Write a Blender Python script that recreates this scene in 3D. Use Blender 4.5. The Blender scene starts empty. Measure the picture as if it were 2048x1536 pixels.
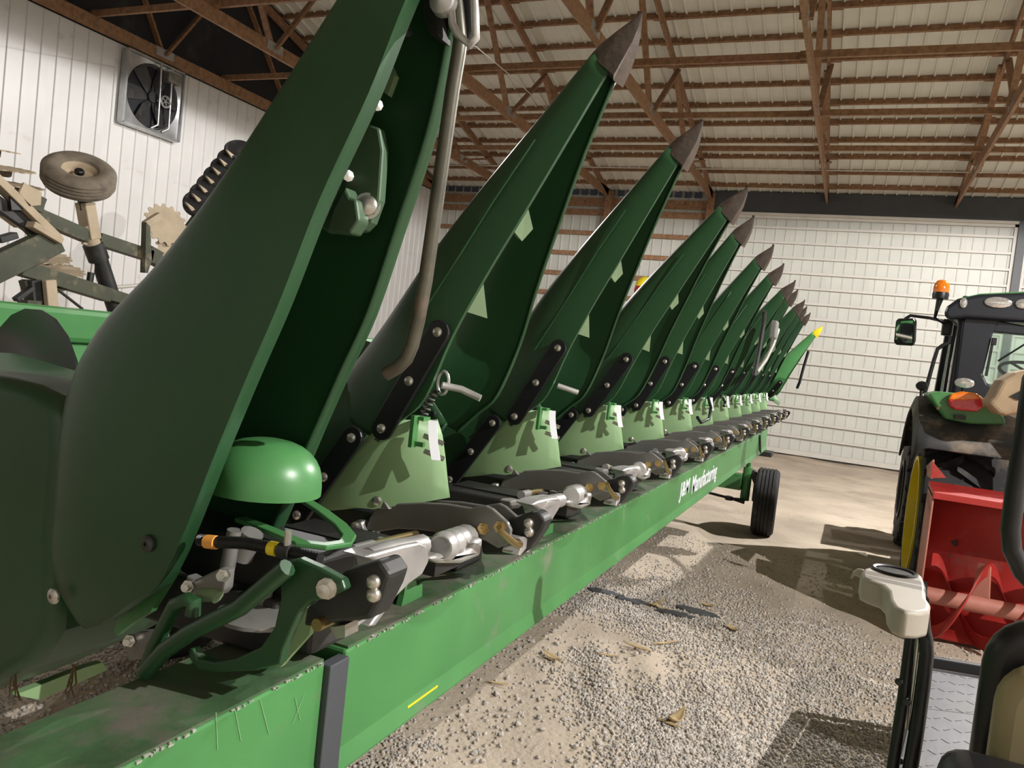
import bpy, bmesh, math, random
import numpy as np
from mathutils import Vector, Matrix
random.seed(7); np.random.seed(7)
SC = bpy.context.scene
COL = SC.collection
# ------------------------------------------------------------------ camera
H = 1.65                       # eye height
FPX = 1582.54; YAW = -0.401334; PITCH = -0.0450532; ROLL = 0.111757
def cam_axes():
    cy, sy = math.cos(YAW), math.sin(YAW); cp, sp = math.cos(PITCH), math.sin(PITCH); cr, sr = math.cos(ROLL), math.sin(ROLL)
    fwd = Vector((sy*cp, cy*cp, sp)); right = Vector((cy, -sy, 0)); up = right.cross(fwd)
    return cr*right + sr*up, -sr*right + cr*up, fwd
CR, CU, CF = cam_axes()
cd = bpy.data.cameras.new('camera'); cam = bpy.data.objects.new('camera', cd); COL.objects.link(cam)
cd.sensor_fit = 'HORIZONTAL'; cd.sensor_width = 36; cd.lens = 36*FPX/2048; cd.clip_start = .02; cd.clip_end = 200
m = Matrix((( CR.x, CU.x, -CF.x, 0), (CR.y, CU.y, -CF.y, 0), (CR.z, CU.z, -CF.z, H), (0, 0, 0, 1)))
cam.matrix_world = m; SC.camera = cam
def ray(x, y): return CR*((x-1024)/FPX) - CU*((y-768)/FPX) + CF
def pX(x, y, X): d = ray(x, y); d = d*(X/d.x); return Vector((d.x, d.y, d.z+H))
def pY(x, y, Y): d = ray(x, y); d = d*(Y/d.y); return Vector((d.x, d.y, d.z+H))
def pZ(x, y, Z): d = ray(x, y); d = d*((Z-H)/d.z); return Vector((d.x, d.y, Z))
# ------------------------------------------------------------------ view, world, lamps
SC.view_settings.view_transform = 'Standard'; SC.view_settings.look = 'None'
SC.view_settings.gamma = 1; SC.view_settings.use_curve_mapping = False
SC.view_settings.exposure = 0.0
w = bpy.data.worlds.new('night'); SC.world = w; w.use_nodes = True
w.node_tree.nodes['Background'].inputs[0].default_value = (.012, .016, .028, 1); w.node_tree.nodes['Background'].inputs[1].default_value = .5
LAMPS = [((2.9, 9.9, 5.3), 2400, (1, .975, .94)), ((5.4, 1.5, 5.3), 2700, (1, .975, .94)), ((-6.0, 9.0, 5.3), 430, (1, .975, .95))]
def lamp_light(loc, power, col):
    l = bpy.data.lights.new('lamp_light', 'POINT'); l.energy = power; l.color = col; l.shadow_soft_size = .022
    o = bpy.data.objects.new('lamp_light', l); COL.objects.link(o); o.location = loc; return o
LIGHTS = [lamp_light(*a) for a in LAMPS]
# ------------------------------------------------------------------ mesh helpers
def ortho(d):
    d = Vector(d).normalized(); a = Vector((0, 0, 1)) if abs(d.z) < .9 else Vector((1, 0, 0))
    u = a.cross(d).normalized(); return u, d.cross(u)
class MB:
    def __init__(s): s.v = []; s.f = []; s.mi = []
    def add(s, vs, fs, mi=0):
        n = len(s.v); s.v += [tuple(v) for v in vs]; s.f += [tuple(i+n for i in f) for f in fs]; s.mi += [mi]*len(fs); return s
    def box(s, c, d, R=None, mi=0):
        c = Vector(c); hx, hy, hz = d[0]/2, d[1]/2, d[2]/2
        vs = [Vector((x, y, z)) for x in (-hx, hx) for y in (-hy, hy) for z in (-hz, hz)]
        if R is not None: vs = [R @ v for v in vs]
        return s.add([v+c for v in vs], [(0, 1, 3, 2), (4, 6, 7, 5), (0, 4, 5, 1), (2, 3, 7, 6), (0, 2, 6, 4), (1, 5, 7, 3)], mi)
    def bar(s, p, q, w, h, up=(0, 0, 1), mi=0):
        p, q = Vector(p), Vector(q); d = (q-p).normalized(); u = Vector(up)
        if abs(u.dot(d)) > .98: u = Vector((1, 0, 0))
        r = d.cross(u).normalized(); u = r.cross(d)
        vs = [e + r*a*w/2 + u*b*h/2 for e in (p, q) for a, b in ((-1, -1), (1, -1), (1, 1), (-1, 1))]
        return s.add(vs, [(3, 2, 1, 0), (4, 5, 6, 7), (0, 1, 5, 4), (1, 2, 6, 5), (2, 3, 7, 6), (3, 0, 4, 7)], mi)
    def prism(s, pts, ext, mi=0):
        pts = [Vector(p) for p in pts]; e = Vector(ext); n = len(pts)
        nr = Vector((0, 0, 0))
        for i in range(n): nr += pts[i].cross(pts[(i+1) % n])
        if nr.dot(e) > 0: pts = pts[::-1]
        return s.add(pts + [p+e for p in pts], [tuple(range(n)), tuple(range(2*n-1, n-1, -1))] + [(i, i+n, (i+1) % n+n, (i+1) % n) for i in range(n)], mi)
    def tube(s, path, r, n=10, caps=True, mi=0, flat=None):
        path = [Vector(p) for p in path]; k = len(path); rs = r if isinstance(r, (list, tuple)) else [r]*k
        t0 = (path[1]-path[0]).normalized(); u, v = ortho(t0); rings = []
        for i, p in enumerate(path):
            t = ((path[min(i+1, k-1)]-path[i]).normalized() + (path[i]-path[max(i-1, 0)]).normalized())
            t = t.normalized() if t.length > 1e-6 else t0
            u = (u - t*u.dot(t)).normalized(); v = t.cross(u)
            a = flat if flat else 1
            rings.append([p + (u*math.cos(2*math.pi*j/n) + v*a*math.sin(2*math.pi*j/n))*rs[i] for j in range(n)])
        vs = [q for ring in rings for q in ring]; fs = []
        for i in range(k-1):
            for j in range(n):
                fs.append((i*n+j, i*n+(j+1) % n, (i+1)*n+(j+1) % n, (i+1)*n+j))
        if caps: fs += [tuple(range(n-1, -1, -1)), tuple((k-1)*n+j for j in range(n))]
        return s.add(vs, fs, mi)
    def lathe(s, prof, c, axis=(0, 0, 1), n=24, caps=True, mi=0):
        c = Vector(c); ax = Vector(axis).normalized(); u, v = ortho(ax); k = len(prof)
        vs = [c + ax*h + (u*math.cos(2*math.pi*j/n) + v*math.sin(2*math.pi*j/n))*r for r, h in prof for j in range(n)]
        fs = [(i*n+j, i*n+(j+1) % n, (i+1)*n+(j+1) % n, (i+1)*n+j) for i in range(k-1) for j in range(n)]
        if caps: fs += [tuple(range(n-1, -1, -1)), tuple((k-1)*n+j for j in range(n))]
        return s.add(vs, fs, mi)
    def loft(s, secs, closed=True, caps=False, mi=0):
        n = len(secs[0]); k = len(secs); vs = [q for sec in secs for q in sec]; fs = []
        for i in range(k-1):
            for j in range(n if closed else n-1):
                fs.append((i*n+j, i*n+(j+1) % n, (i+1)*n+(j+1) % n, (i+1)*n+j))
        if caps: fs += [tuple(range(n-1, -1, -1)), tuple((k-1)*n+j for j in range(n))]
        return s.add(vs, fs, mi)
    def mesh(s, name):
        me = bpy.data.meshes.new(name); me.from_pydata([tuple(v) for v in s.v], [], s.f); me.update(); return me
def fix_normals(me):
    bm = bmesh.new(); bm.from_mesh(me); bmesh.ops.recalc_face_normals(bm, faces=bm.faces); bm.to_mesh(me); bm.free()
def ROOTLOC(o): return o.matrix_world
def link(me, name, mat, parent=None, smooth=None, bevel=0, solid=0, local=False, seg=2):
    if mat is not None and len(me.materials) == 0: me.materials.append(mat)
    o = bpy.data.objects.new(name, me); COL.objects.link(o)
    if parent is not None:
        o.parent = parent
        if not local: o.matrix_parent_inverse = Matrix.Translation(-Vector(parent.get('_o', (0, 0, 0))))
    if smooth is not None:
        me.polygons.foreach_set('use_smooth', [True]*len(me.polygons))
        if smooth < 3: me.set_sharp_from_angle(angle=smooth)
    if solid:
        md = o.modifiers.new('s', 'SOLIDIFY'); md.thickness = abs(solid); md.offset = -1 if solid > 0 else 1
    if bevel:
        md = o.modifiers.new('b', 'BEVEL'); md.width = bevel; md.segments = seg; md.limit_method = 'ANGLE'; md.angle_limit = .6
    return o
def B(mb, name, mat, parent=None, smooth=None, bevel=0, solid=0, local=False, fix=True, seg=2):
    me = mb.mesh(name)
    if fix: fix_normals(me)
    return link(me, name, mat, parent, smooth, bevel, solid, local, seg)
def top(name, label, cat, loc=(0, 0, 0), group=None):
    o = bpy.data.objects.new(name, None); COL.objects.link(o); o.location = loc; o['label'] = label; o['category'] = cat
    o['_o'] = [float(c) for c in loc]; o.empty_display_size = .2
    if group: o['group'] = group
    return o
def tag(o, label, cat, group=None):
    o['label'] = label; o['category'] = cat
    if group: o['group'] = group
    return o
def copy(o, parent=None, keep=True):
    c = o.copy(); COL.objects.link(c)
    if parent is not None: c.parent = parent
    return c
def structure(o): o['kind'] = 'structure'; return o
# ------------------------------------------------------------------ materials
def mat(name, col, rough=.5, metal=0, var=.15, scale=6, dirt=None, dirt_amt=.0, dirt_scale=3, bump=0, bscale=40, spec=.5, coat=0, stretch=None):
    m = bpy.data.materials.new(name); m.use_nodes = True; nt = m.node_tree; nd = nt.nodes; lk = nt.links
    bs = nd['Principled BSDF']; bs.inputs['Roughness'].default_value = rough; bs.inputs['Metallic'].default_value = metal
    bs.inputs['Specular IOR Level'].default_value = spec; bs.inputs['Coat Weight'].default_value = coat
    tc = nd.new('ShaderNodeTexCoord'); src = tc.outputs['Object']
    if stretch:
        mp = nd.new('ShaderNodeMapping'); mp.inputs['Scale'].default_value = stretch; lk.new(src, mp.inputs[0]); src = mp.outputs[0]
    nz = nd.new('ShaderNodeTexNoise'); nz.inputs['Scale'].default_value = scale; nz.inputs['Detail'].default_value = 5; lk.new(src, nz.inputs['Vector'])
    rp = nd.new('ShaderNodeValToRGB'); rp.color_ramp.elements[0].position = .3; rp.color_ramp.elements[1].position = .7
    rp.color_ramp.elements[0].color = tuple(max(0, c*(1-var)) for c in col)+(1,); rp.color_ramp.elements[1].color = tuple(min(1, c*(1+var)) for c in col)+(1,)
    lk.new(nz.outputs[0], rp.inputs[0]); out = rp.outputs[0]
    if dirt:
        n2 = nd.new('ShaderNodeTexNoise'); n2.inputs['Scale'].default_value = dirt_scale; n2.inputs['Detail'].default_value = 8; n2.inputs['Roughness'].default_value = .65
        lk.new(src, n2.inputs['Vector'])
        r2 = nd.new('ShaderNodeValToRGB'); r2.color_ramp.elements[0].position = .62-dirt_amt*.4; r2.color_ramp.elements[1].position = .78-dirt_amt*.3
        r2.color_ramp.elements[0].color = (0, 0, 0, 1); r2.color_ramp.elements[1].color = (.9, .9, .9, 1); lk.new(n2.outputs[0], r2.inputs[0])
        mx = nd.new('ShaderNodeMix'); mx.data_type = 'RGBA'; lk.new(r2.outputs[0], mx.inputs[0]); lk.new(out, mx.inputs[6]); mx.inputs[7].default_value = dirt+(1,)
        out = mx.outputs[2]
        ma = nd.new('ShaderNodeMapRange'); lk.new(r2.outputs[0], ma.inputs[0]); ma.inputs[3].default_value = rough; ma.inputs[4].default_value = max(rough, .75); lk.new(ma.outputs[0], bs.inputs['Roughness'])
    lk.new(out, bs.inputs['Base Color'])
    if bump:
        n3 = nd.new('ShaderNodeTexNoise'); n3.inputs['Scale'].default_value = bscale; n3.inputs['Detail'].default_value = 4; lk.new(src, n3.inputs['Vector'])
        bp = nd.new('ShaderNodeBump'); bp.inputs['Strength'].default_value = bump; bp.inputs['Distance'].default_value = .01; lk.new(n3.outputs[0], bp.inputs['Height']); lk.new(bp.outputs[0], bs.inputs['Normal'])
    return m
def glassy(name, col, rough=.03, trans=1.0, alpha=None):
    m = bpy.data.materials.new(name); m.use_nodes = True; bs = m.node_tree.nodes['Principled BSDF']
    bs.inputs['Base Color'].default_value = col+(1,); bs.inputs['Roughness'].default_value = rough; bs.inputs['Transmission Weight'].default_value = trans; bs.inputs['IOR'].default_value = 1.45
    return m
M = {}
M['paint'] = mat('green_paint', (.062, .210, .066), .36, var=.14, scale=4, dirt=(.16, .17, .12), dirt_amt=.02, dirt_scale=5)
M['worn'] = mat('worn_green_paint', (.045, .10, .04), .6, var=.3, scale=9, dirt=(.12, .10, .085), dirt_amt=.45, dirt_scale=10, bump=.2)
M['poly'] = mat('green_poly', (.016, .062, .022), .37, var=.12, scale=3, dirt=(.035, .07, .038), dirt_amt=.06, dirt_scale=2.2, bump=.02, bscale=60)
M['inner'] = mat('dark_green_inner', (.012, .045, .016), .7, var=.2, scale=5)
M['skirt'] = mat('pale_lit_green', (.20, .32, .155), .5, var=.12, scale=3, dirt=(.20, .22, .13), dirt_amt=.12, dirt_scale=4)  # paleness stands in for light on the divider skirts and hook side plate
M['pale'] = mat('pale_green_tab', (.17, .25, .14), .55, var=.1)
M['strip'] = mat('black_wear_strip', (.010, .010, .012), .33, var=.2)
M['black'] = mat('black_plastic', (.008, .008, .009), .4, var=.2)
M['rubber'] = mat('black_rubber', (.018, .018, .019), .75, var=.3, scale=12, dirt=(.10, .085, .065), dirt_amt=.12, dirt_scale=9)
M['tip'] = mat('rust_worn_tip', (.075, .058, .048), .42, var=.35, scale=14, dirt=(.20, .12, .075), dirt_amt=.22, dirt_scale=16, bump=.25, bscale=50)
M['yellow'] = mat('yellow_paint', (.80, .62, .02), .35, var=.06)
M['steel'] = mat('worn_steel', (.46, .45, .44), .38, .55, var=.22, scale=14, dirt=(.12, .10, .08), dirt_amt=.05, dirt_scale=8)
M['cast'] = mat('grey_cast_steel', (.20, .196, .185), .45, .3, var=.2, scale=8, dirt=(.10, .095, .08), dirt_amt=.15, dirt_scale=5)
M['dark'] = mat('dark_steel', (.035, .035, .034), .5, .4, var=.3, scale=9, dirt=(.09, .08, .065), dirt_amt=.12)
M['zinc'] = mat('yellow_zinc', (.42, .31, .13), .32, .9, var=.15)
M['bolt'] = mat('bolt_steel', (.55, .53, .48), .3, .9, var=.15, scale=20)
M['white'] = mat('white_plastic', (.72, .74, .78), .4, var=.05)
M['wood'] = mat('brown_lumber', (.26, .14, .072), .7, var=.3, scale=5, dirt=(.09, .05, .03), dirt_amt=.15, dirt_scale=4, stretch=(3, 3, 3))
M['wallw'] = mat('white_wall_sheet', (.66, .65, .64), .42, var=.04, scale=2, dirt=(.40, .36, .32), dirt_amt=.02, dirt_scale=1.5)
M['wallb'] = mat('cream_wall_sheet', (.52, .52, .475), .45, var=.05, scale=2, dirt=(.36, .32, .24), dirt_amt=.02, dirt_scale=2)
M['roof'] = mat('cream_roof_sheet', (.70, .685, .62), .45, var=.05, scale=2)
M['girtw'] = mat('pale_girt', (.55, .52, .47), .45, var=.06, scale=4)
M['hdr'] = mat('grey_header', (.055, .06, .068), .5, var=.1, scale=3)
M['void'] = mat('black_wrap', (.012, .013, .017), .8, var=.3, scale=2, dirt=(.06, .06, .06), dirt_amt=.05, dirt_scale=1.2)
M['dirt'] = mat('packed_dirt', (.47, .395, .315), .95, var=.22, scale=.9, dirt=(.33, .275, .22), dirt_amt=.22, dirt_scale=1.6, bump=.9, bscale=35, spec=.1)
M['grav'] = mat('gravel', (.45, .41, .37), .9, var=.35, scale=22, spec=.2)
M['red'] = mat('red_paint', (.36, .024, .020), .42, var=.12, scale=4, dirt=(.30, .12, .10), dirt_amt=.12, dirt_scale=3)
M['redworn'] = mat('faded_red_paint', (.42, .16, .12), .55, var=.15, scale=5, dirt=(.25, .2, .18), dirt_amt=.15, dirt_scale=5)
M['tan'] = mat('dusty_tan', (.36, .26, .16), .7, var=.2, scale=5, dirt=(.25, .17, .10), dirt_amt=.2)
M['dusty'] = mat('dusty_black_plastic', (.03, .03, .032), .55, var=.2, dirt=(.22, .17, .12), dirt_amt=.34, dirt_scale=5)
M['dusttyre'] = mat('dusty_tyre', (.17, .14, .105), .85, var=.25, scale=9, dirt=(.07, .06, .05), dirt_amt=.18, dirt_scale=7)
M['dustsheet'] = mat('dusty_beige_steel', (.46, .37, .26), .7, var=.12, scale=7)
M['dustbar'] = mat('dusty_dark_green', (.055, .06, .035), .6, var=.3, scale=6, dirt=(.30, .24, .16), dirt_amt=.16, dirt_scale=5)
M['vinyl'] = mat('beige_vinyl', (.40, .36, .30), .5, var=.06, bump=.05, bscale=120)
M['vinyl2'] = mat('tan_vinyl_seat', (.33, .27, .15), .42, var=.06)
M['mat_'] = mat('rubber_floor', (.085, .088, .095), .5, var=.2, dirt=(.16, .15, .14), dirt_amt=.1, bump=.1)
M['glass'] = glassy('cab_glass', (.80, .92, .86))
M['amber'] = mat('amber_lens', (.85, .20, .01), .15, var=.2, scale=30, coat=.5)
M['redlens'] = mat('red_lens', (.60, .02, .03), .15, var=.2, scale=30, coat=.5)
M['lens'] = mat('clear_lens', (.60, .58, .56), .12, .6, var=.3, scale=40)
M['mirror'] = mat('mirror_glass', (.75, .78, .78), .03, 1.0, var=0)
M['navy'] = mat('dark_cab_plastic', (.012, .014, .022), .32, var=.15)
M['husk'] = mat('dry_husk', (.42, .31, .16), .8, var=.3, scale=20)
M['straw'] = mat('dark_stalk', (.10, .06, .02), .8, var=.3)
M['alu'] = mat('galvanised', (.50, .51, .52), .38, .85, var=.2, scale=5)
M['navyroof'] = mat('blue_grey_soffit', (.07, .08, .12), .4, .3, var=.1)
M['rodm'] = mat('rusty_green_rod', (.075, .07, .05), .4, .3, var=.4, scale=12, dirt=(.16, .11, .08), dirt_amt=.15, dirt_scale=9)
M['scr'] = mat('bare_scratch', (.28, .46, .25), .6, var=.1)
M['hb'] = mat('grey_green_casting', (.065, .12, .065), .5, var=.15)
M['skyp'] = mat('translucent_panel', (.75, .78, .85), .4, var=.05)
# ================================================================== STRUCTURE
YW = 18.36; XW = -10.45; XR = 11.5; YF = -6.04; YR = (YW+YF)/2
EZ = 5.69; SL = .245; CZ = 5.48                      # eave (sheet), slope, bottom-chord underside
def roof_z(y): return EZ + SL*((YW-y) if y > YR else (y-YF))
# ---- floor
def vnoise(x, y, s, seed):
    rs = np.random.RandomState(seed); g = rs.rand(64, 64); u = x/s+100; v = y/s+100
    i = np.floor(u).astype(int); j = np.floor(v).astype(int); a = u-i; b = v-j; a = a*a*(3-2*a); b = b*b*(3-2*b)
    G = lambda p, q: g[p % 64, q % 64]
    return (G(i, j)*(1-a)+G(i+1, j)*a)*(1-b)+(G(i, j+1)*(1-a)+G(i+1, j+1)*a)*b
def ground(x, y):
    z = (vnoise(x, y, 1.3, 1)-.5)*.03 + (vnoise(x, y, .33, 2)-.5)*.022 + (vnoise(x, y, .12, 3)-.5)*.012
    t = (x+y*.35)                                     # tyre ruts
    z = z + .012*np.sin(t*21)*np.exp(-((x+.9)/.5)**2)*np.exp(-((y-4.1)/.7)**2)
    return z
def floor_grid():
    xs = np.concatenate([np.arange(-12, -4, .25), np.arange(-4, 3, .055), np.arange(3, 12.01, .25)])
    ys = np.concatenate([np.arange(-7, 1.8, .25), np.arange(1.8, 9.5, .055), np.arange(9.5, 19.01, .2)])
    X, Y = np.meshgrid(xs, ys, indexing='ij'); Z = ground(X, Y)
    nx, ny = len(xs), len(ys); V = np.stack([X.ravel(), Y.ravel(), Z.ravel()], 1)
    I = np.arange(nx*ny).reshape(nx, ny); F = np.stack([I[:-1, :-1], I[1:, :-1], I[1:, 1:], I[:-1, 1:]], -1).reshape(-1, 4)
    me = bpy.data.meshes.new('floor'); me.from_pydata(V.tolist(), [], F.tolist()); me.update(); return me
floor = structure(link(floor_grid(), 'floor', M['dirt'], smooth=3))
# gravel: icosahedron pebbles
PHI = (1+5**.5)/2
ICO = np.array([(-1, PHI, 0), (1, PHI, 0), (-1, -PHI, 0), (1, -PHI, 0), (0, -1, PHI), (0, 1, PHI), (0, -1, -PHI), (0, 1, -PHI), (PHI, 0, -1), (PHI, 0, 1), (-PHI, 0, -1), (-PHI, 0, 1)])/1.902
ICF = np.array([(0, 11, 5), (0, 5, 1), (0, 1, 7), (0, 7, 10), (0, 10, 11), (1, 5, 9), (5, 11, 4), (11, 10, 2), (10, 7, 6), (7, 1, 8), (3, 9, 4), (3, 4, 2), (3, 2, 6), (3, 6, 8), (3, 8, 9), (4, 9, 5), (2, 4, 11), (6, 2, 10), (8, 6, 7), (9, 8, 1)])
def pebble(rs):
    v = ICO*(1+.35*(rs.rand(12, 1)-.5))*np.array([1, .8, .6]); q, _ = np.linalg.qr(rs.randn(3, 3)); return v @ q
def gravel(n):
    rs = np.random.RandomState(5); V = []; F = []; cnt = 0
    X = rs.uniform(-3.4, 1.7, n*4); Y = rs.uniform(1.5, 8.0, n*4)
    d = vnoise(X, Y, .9, 8)*.6+vnoise(X, Y, .28, 9)*.4
    near = np.clip((6.8-Y)/3.2, .05, 1)*np.clip(1.25-.35*np.abs(X+1.1), .3, 1.2)
    keep = rs.rand(n*4) < np.clip((d-.28)*2.3, .03, 1)*near
    X, Y = X[keep][:n], Y[keep][:n]; Z = ground(X, Y)
    protos = [pebble(rs) for _ in range(24)]
    S = .0065+.0065*rs.rand(len(X))**1.5; allv = np.zeros((len(X), 12, 3)); 
    A = rs.rand(len(X))*6.28; P = rs.randint(0, 24, len(X))
    for k in range(24):
        ix = np.where(P == k)[0]; p = protos[k]; c, s = np.cos(A[ix]), np.sin(A[ix])
        allv[ix, :, 0] = X[ix, None]+S[ix, None]*(c[:, None]*p[:, 0]-s[:, None]*p[:, 1]); allv[ix, :, 1] = Y[ix, None]+S[ix, None]*(s[:, None]*p[:, 0]+c[:, None]*p[:, 1])
        allv[ix, :, 2] = Z[ix, None]+S[ix, None]*(p[:, 2]+.25)
    F = (ICF[None]+12*np.arange(len(X))[:, None, None]).reshape(-1, 3)
    me = bpy.data.meshes.new('gravel'); V = allv.reshape(-1, 3)
    me.vertices.add(len(V)); me.vertices.foreach_set('co', V.ravel()); me.loops.add(F.size); me.loops.foreach_set('vertex_index', F.ravel().astype(np.int32))
    me.polygons.add(len(F)); me.polygons.foreach_set('loop_start', np.arange(0, F.size, 3, dtype=np.int32)); me.polygons.foreach_set('loop_total', np.full(len(F), 3, dtype=np.int32))
    me.update(); me.validate(); return me
go = link(gravel(85000), 'gravel', M['grav'], floor); go['kind'] = 'stuff'; go['label'] = 'loose grey crushed stone over the dirt'
rs = np.random.RandomState(11)
stone_me = []
for k in range(8):
    me = bpy.data.meshes.new('stone'); me.from_pydata((pebble(rs)).tolist(), [], ICF.tolist()); me.materials.append(M['grav']); stone_me.append(me)
for k in range(300):
    x = rs.uniform(-2.0, .6); y = rs.uniform(2.6, 4.4); s = .012+.010*rs.rand()
    o = bpy.data.objects.new('stone', stone_me[k % 8]); COL.objects.link(o); o.parent = floor
    o.location = (x, y, float(ground(np.array([x]), np.array([y]))[0])+s*.35); o.scale = (s, s, s*.85); o.rotation_euler = (0, 0, rs.rand()*6.28)
# ---- ribbed sheets
def rib_mesh(W, L, name, rib=.2286, rh=.019, rw=.026, minor=True):
    prof = [(0, 0)]; n = round(W/rib)
    for i in range(n):
        x0 = i*rib
        prof += [(x0+rib/2-rw, 0), (x0+rib/2-rw*.45, rh), (x0+rib/2+rw*.45, rh), (x0+rib/2+rw, 0)]
        if minor and i < n-1:
            pass
        if minor:
            for q in (.30, .70):
                pass
    prof.append((W, 0)); mb = MB()
    vs = [(x, 0, z) for x, z in prof]+[(x, L, z) for x, z in prof]; k = len(prof)
    mb.add(vs, [(i, i+1, k+i+1, k+i) for i in range(k-1)]); return mb.mesh(name)
def place(me, name, x, y, z, o, parent, mat_):
    ob = bpy.data.objects.new(name, me); COL.objects.link(ob)
    if len(me.materials) == 0: me.materials.append(mat_)
    ob.parent = parent; ob.matrix_world = Matrix(((x[0], y[0], z[0], o[0]), (x[1], y[1], z[1], o[1]), (x[2], y[2], z[2], o[2]), (0, 0, 0, 1))); return ob
PW = .9144
# ---- back wall (eave side) with posts and girts
wb = MB(); wb.box((.5, YW+.06, 2.9), (22.1, .04, 6.0)); wall_back = structure(B(wb, 'wall_back', M['wallb']))
pm = rib_mesh(PW, 5.56, 'wall_panel')
for i in range(8): place(pm, 'wall_panel', (1, 0, 0), (0, 0, 1), (0, -1, 0), (XW+.0+i*PW, YW, 0), wall_back, M['wallb'])
for z in (.15, .95, 1.7, 2.45, 3.13, 3.62, 4.12, 4.62, 5.12):
    B(MB().bar((XW, YW-.045, z), (-3.36, YW-.045, z), .14 if z > 5 else .105, .045, up=(0, 1, 0)), 'girt', M['wood'], wall_back)
B(MB().bar((XW, YW-.06, 5.36), (-3.36, YW-.06, 5.36), .20, .05, up=(0, 1, 0)), 'girt', M['wood'], wall_back)
for x in (-8.24, -5.76, -3.36): B(MB().bar((x, YW-.15, 0), (x, YW-.15, 5.62), .16, .15, up=(0, 1, 0)), 'post', M['wood'], wall_back)
sm = MB()
for i in range(30): sm.box((XW+.12+i*.2286, YW-.02, 5.60), (.16, .03, .13))
B(sm, 'soffit_strip', M['navyroof'], wall_back)
B(MB().box(((-3.3+XR)/2, YW-.09, 5.455), (XR+3.3, .12, .45)), 'header', M['hdr'], wall_back, bevel=.006)
B(MB().box(((-3.3+XR)/2, YW-.13, 5.20), (XR+3.3, .14, .055)), 'door_track', M['girtw'], wall_back)
# ---- sliding door leaves
dmb = MB(); DP = rib_mesh(PW, 5.18, 'door_panel', rh=.016, rw=.012)
for n, (xa, xb) in enumerate(((-3.28, 2.66), (2.78, 8.7))):
    fr = MB()
    for x in (xa+.03, xb-.03): fr.bar((x, YW-.10, .05), (x, YW-.10, 5.18), .07, .05, up=(0, 1, 0))
    fr.bar((xa, YW-.10, .08), (xb, YW-.10, .08), .10, .05, up=(0, 1, 0)); fr.bar((xa, YW-.10, 5.15), (xb, YW-.10, 5.15), .06, .05, up=(0, 1, 0))
    d = structure(B(fr, 'door_%d' % (n+1), M['girtw']))
    k = math.ceil((xb-xa)/PW)
    for i in range(k):
        o = place(DP, 'door_panel', (1, 0, 0), (0, 0, 1), (0, -1, 0), (xa+i*(xb-xa)/k, YW-.04, .03), d, M['wallb']); o.scale = ((xb-xa)/k/PW, 1, 1)
    for j in range(15):
        z = .42+j*.322
        B(MB().bar((xa+.05, YW-.085, z), (xb-.05, YW-.085, z), .045, .05, up=(0, 1, 0)), 'door_girt', M['girtw'], d)
B(MB().box((2.72, YW-.17, 2.62), (.14, .14, 5.2)), 'door_post', M['hdr'], wall_back)
# ---- left gable wall
wall_left = structure(B(MB().box((XW-.05, (YW+YF)/2, 2.75), (.04, YW-YF, 5.5)), 'wall_left', M['wallw']))
lm = rib_mesh(PW, CZ-.02, 'wall_panel', rh=.02, rw=.017)
for i in range(int((YW-YF)/PW)+1): place(lm, 'wall_panel', (0, 1, 0), (0, 0, 1), (1, 0, 0), (XW, YW-(i+1)*PW, 0), wall_left, M['wallw'])
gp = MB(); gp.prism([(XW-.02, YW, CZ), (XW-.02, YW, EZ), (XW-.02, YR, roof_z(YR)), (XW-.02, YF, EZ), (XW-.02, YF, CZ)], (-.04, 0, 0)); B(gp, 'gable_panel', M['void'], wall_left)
# ---- walls out of view
rw = MB(); rw.box((XR+.05, (YW+YF)/2, 2.75), (.04, YW-YF, 5.5)); rw.prism([(XR+.02, YW, CZ), (XR+.02, YW, EZ), (XR+.02, YR, roof_z(YR)), (XR+.02, YF, EZ), (XR+.02, YF, CZ)], (.04, 0, 0))
structure(B(rw, 'wall_right', M['wallw']))
structure(B(MB().box((.5, YF-.05, 2.8), (22.1, .04, 5.8)), 'wall_front', M['wallb']))
# ---- ceiling: sheets, purlins, braces, trusses
cs, sn = math.cos(math.atan(SL)), math.sin(math.atan(SL)); LS = (YW-YR)/cs
cb = MB(); cb.add([(XW-.3, YW+.2, EZ+.02), (XR+.3, YW+.2, EZ+.02), (XR+.3, YR, roof_z(YR)+.06), (XW-.3, YR, roof_z(YR)+.06), (XR+.3, YF-.2, EZ+.02), (XW-.3, YF-.2, EZ+.02)], [(0, 1, 2, 3), (3, 2, 4, 5)])
ceiling = structure(B(cb, 'ceiling', M['roof']))
rm = rib_mesh(PW, LS, 'roof_panel', rh=.032, rw=.022)
for i in range(24):
    place(rm, 'roof_panel', (1, 0, 0), (0, -cs, sn), (0, -sn, -cs), (XW+i*PW, YW, EZ), ceiling, M['roof'])
    place(rm, 'roof_panel', (-1, 0, 0), (0, cs, sn), (0, sn, -cs), (XW+(i+1)*PW, YF, EZ), ceiling, M['roof'])
TX = [-8.24, -5.80, -3.36, -.92, 1.52, 3.96, 6.40, 8.84]
bays = [XW]+TX+[XR]
pmesh = {}
def purlin_mesh(L):
    k = round(L, 2)
    if k not in pmesh:
        me = MB().box((0, 0, 0), (L, .042, .092)).mesh('purlin'); me.materials.append(M['wood']); pmesh[k] = me
    return pmesh[k]
Rp = Matrix.Rotation(-math.atan(SL), 4, 'X')
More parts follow.
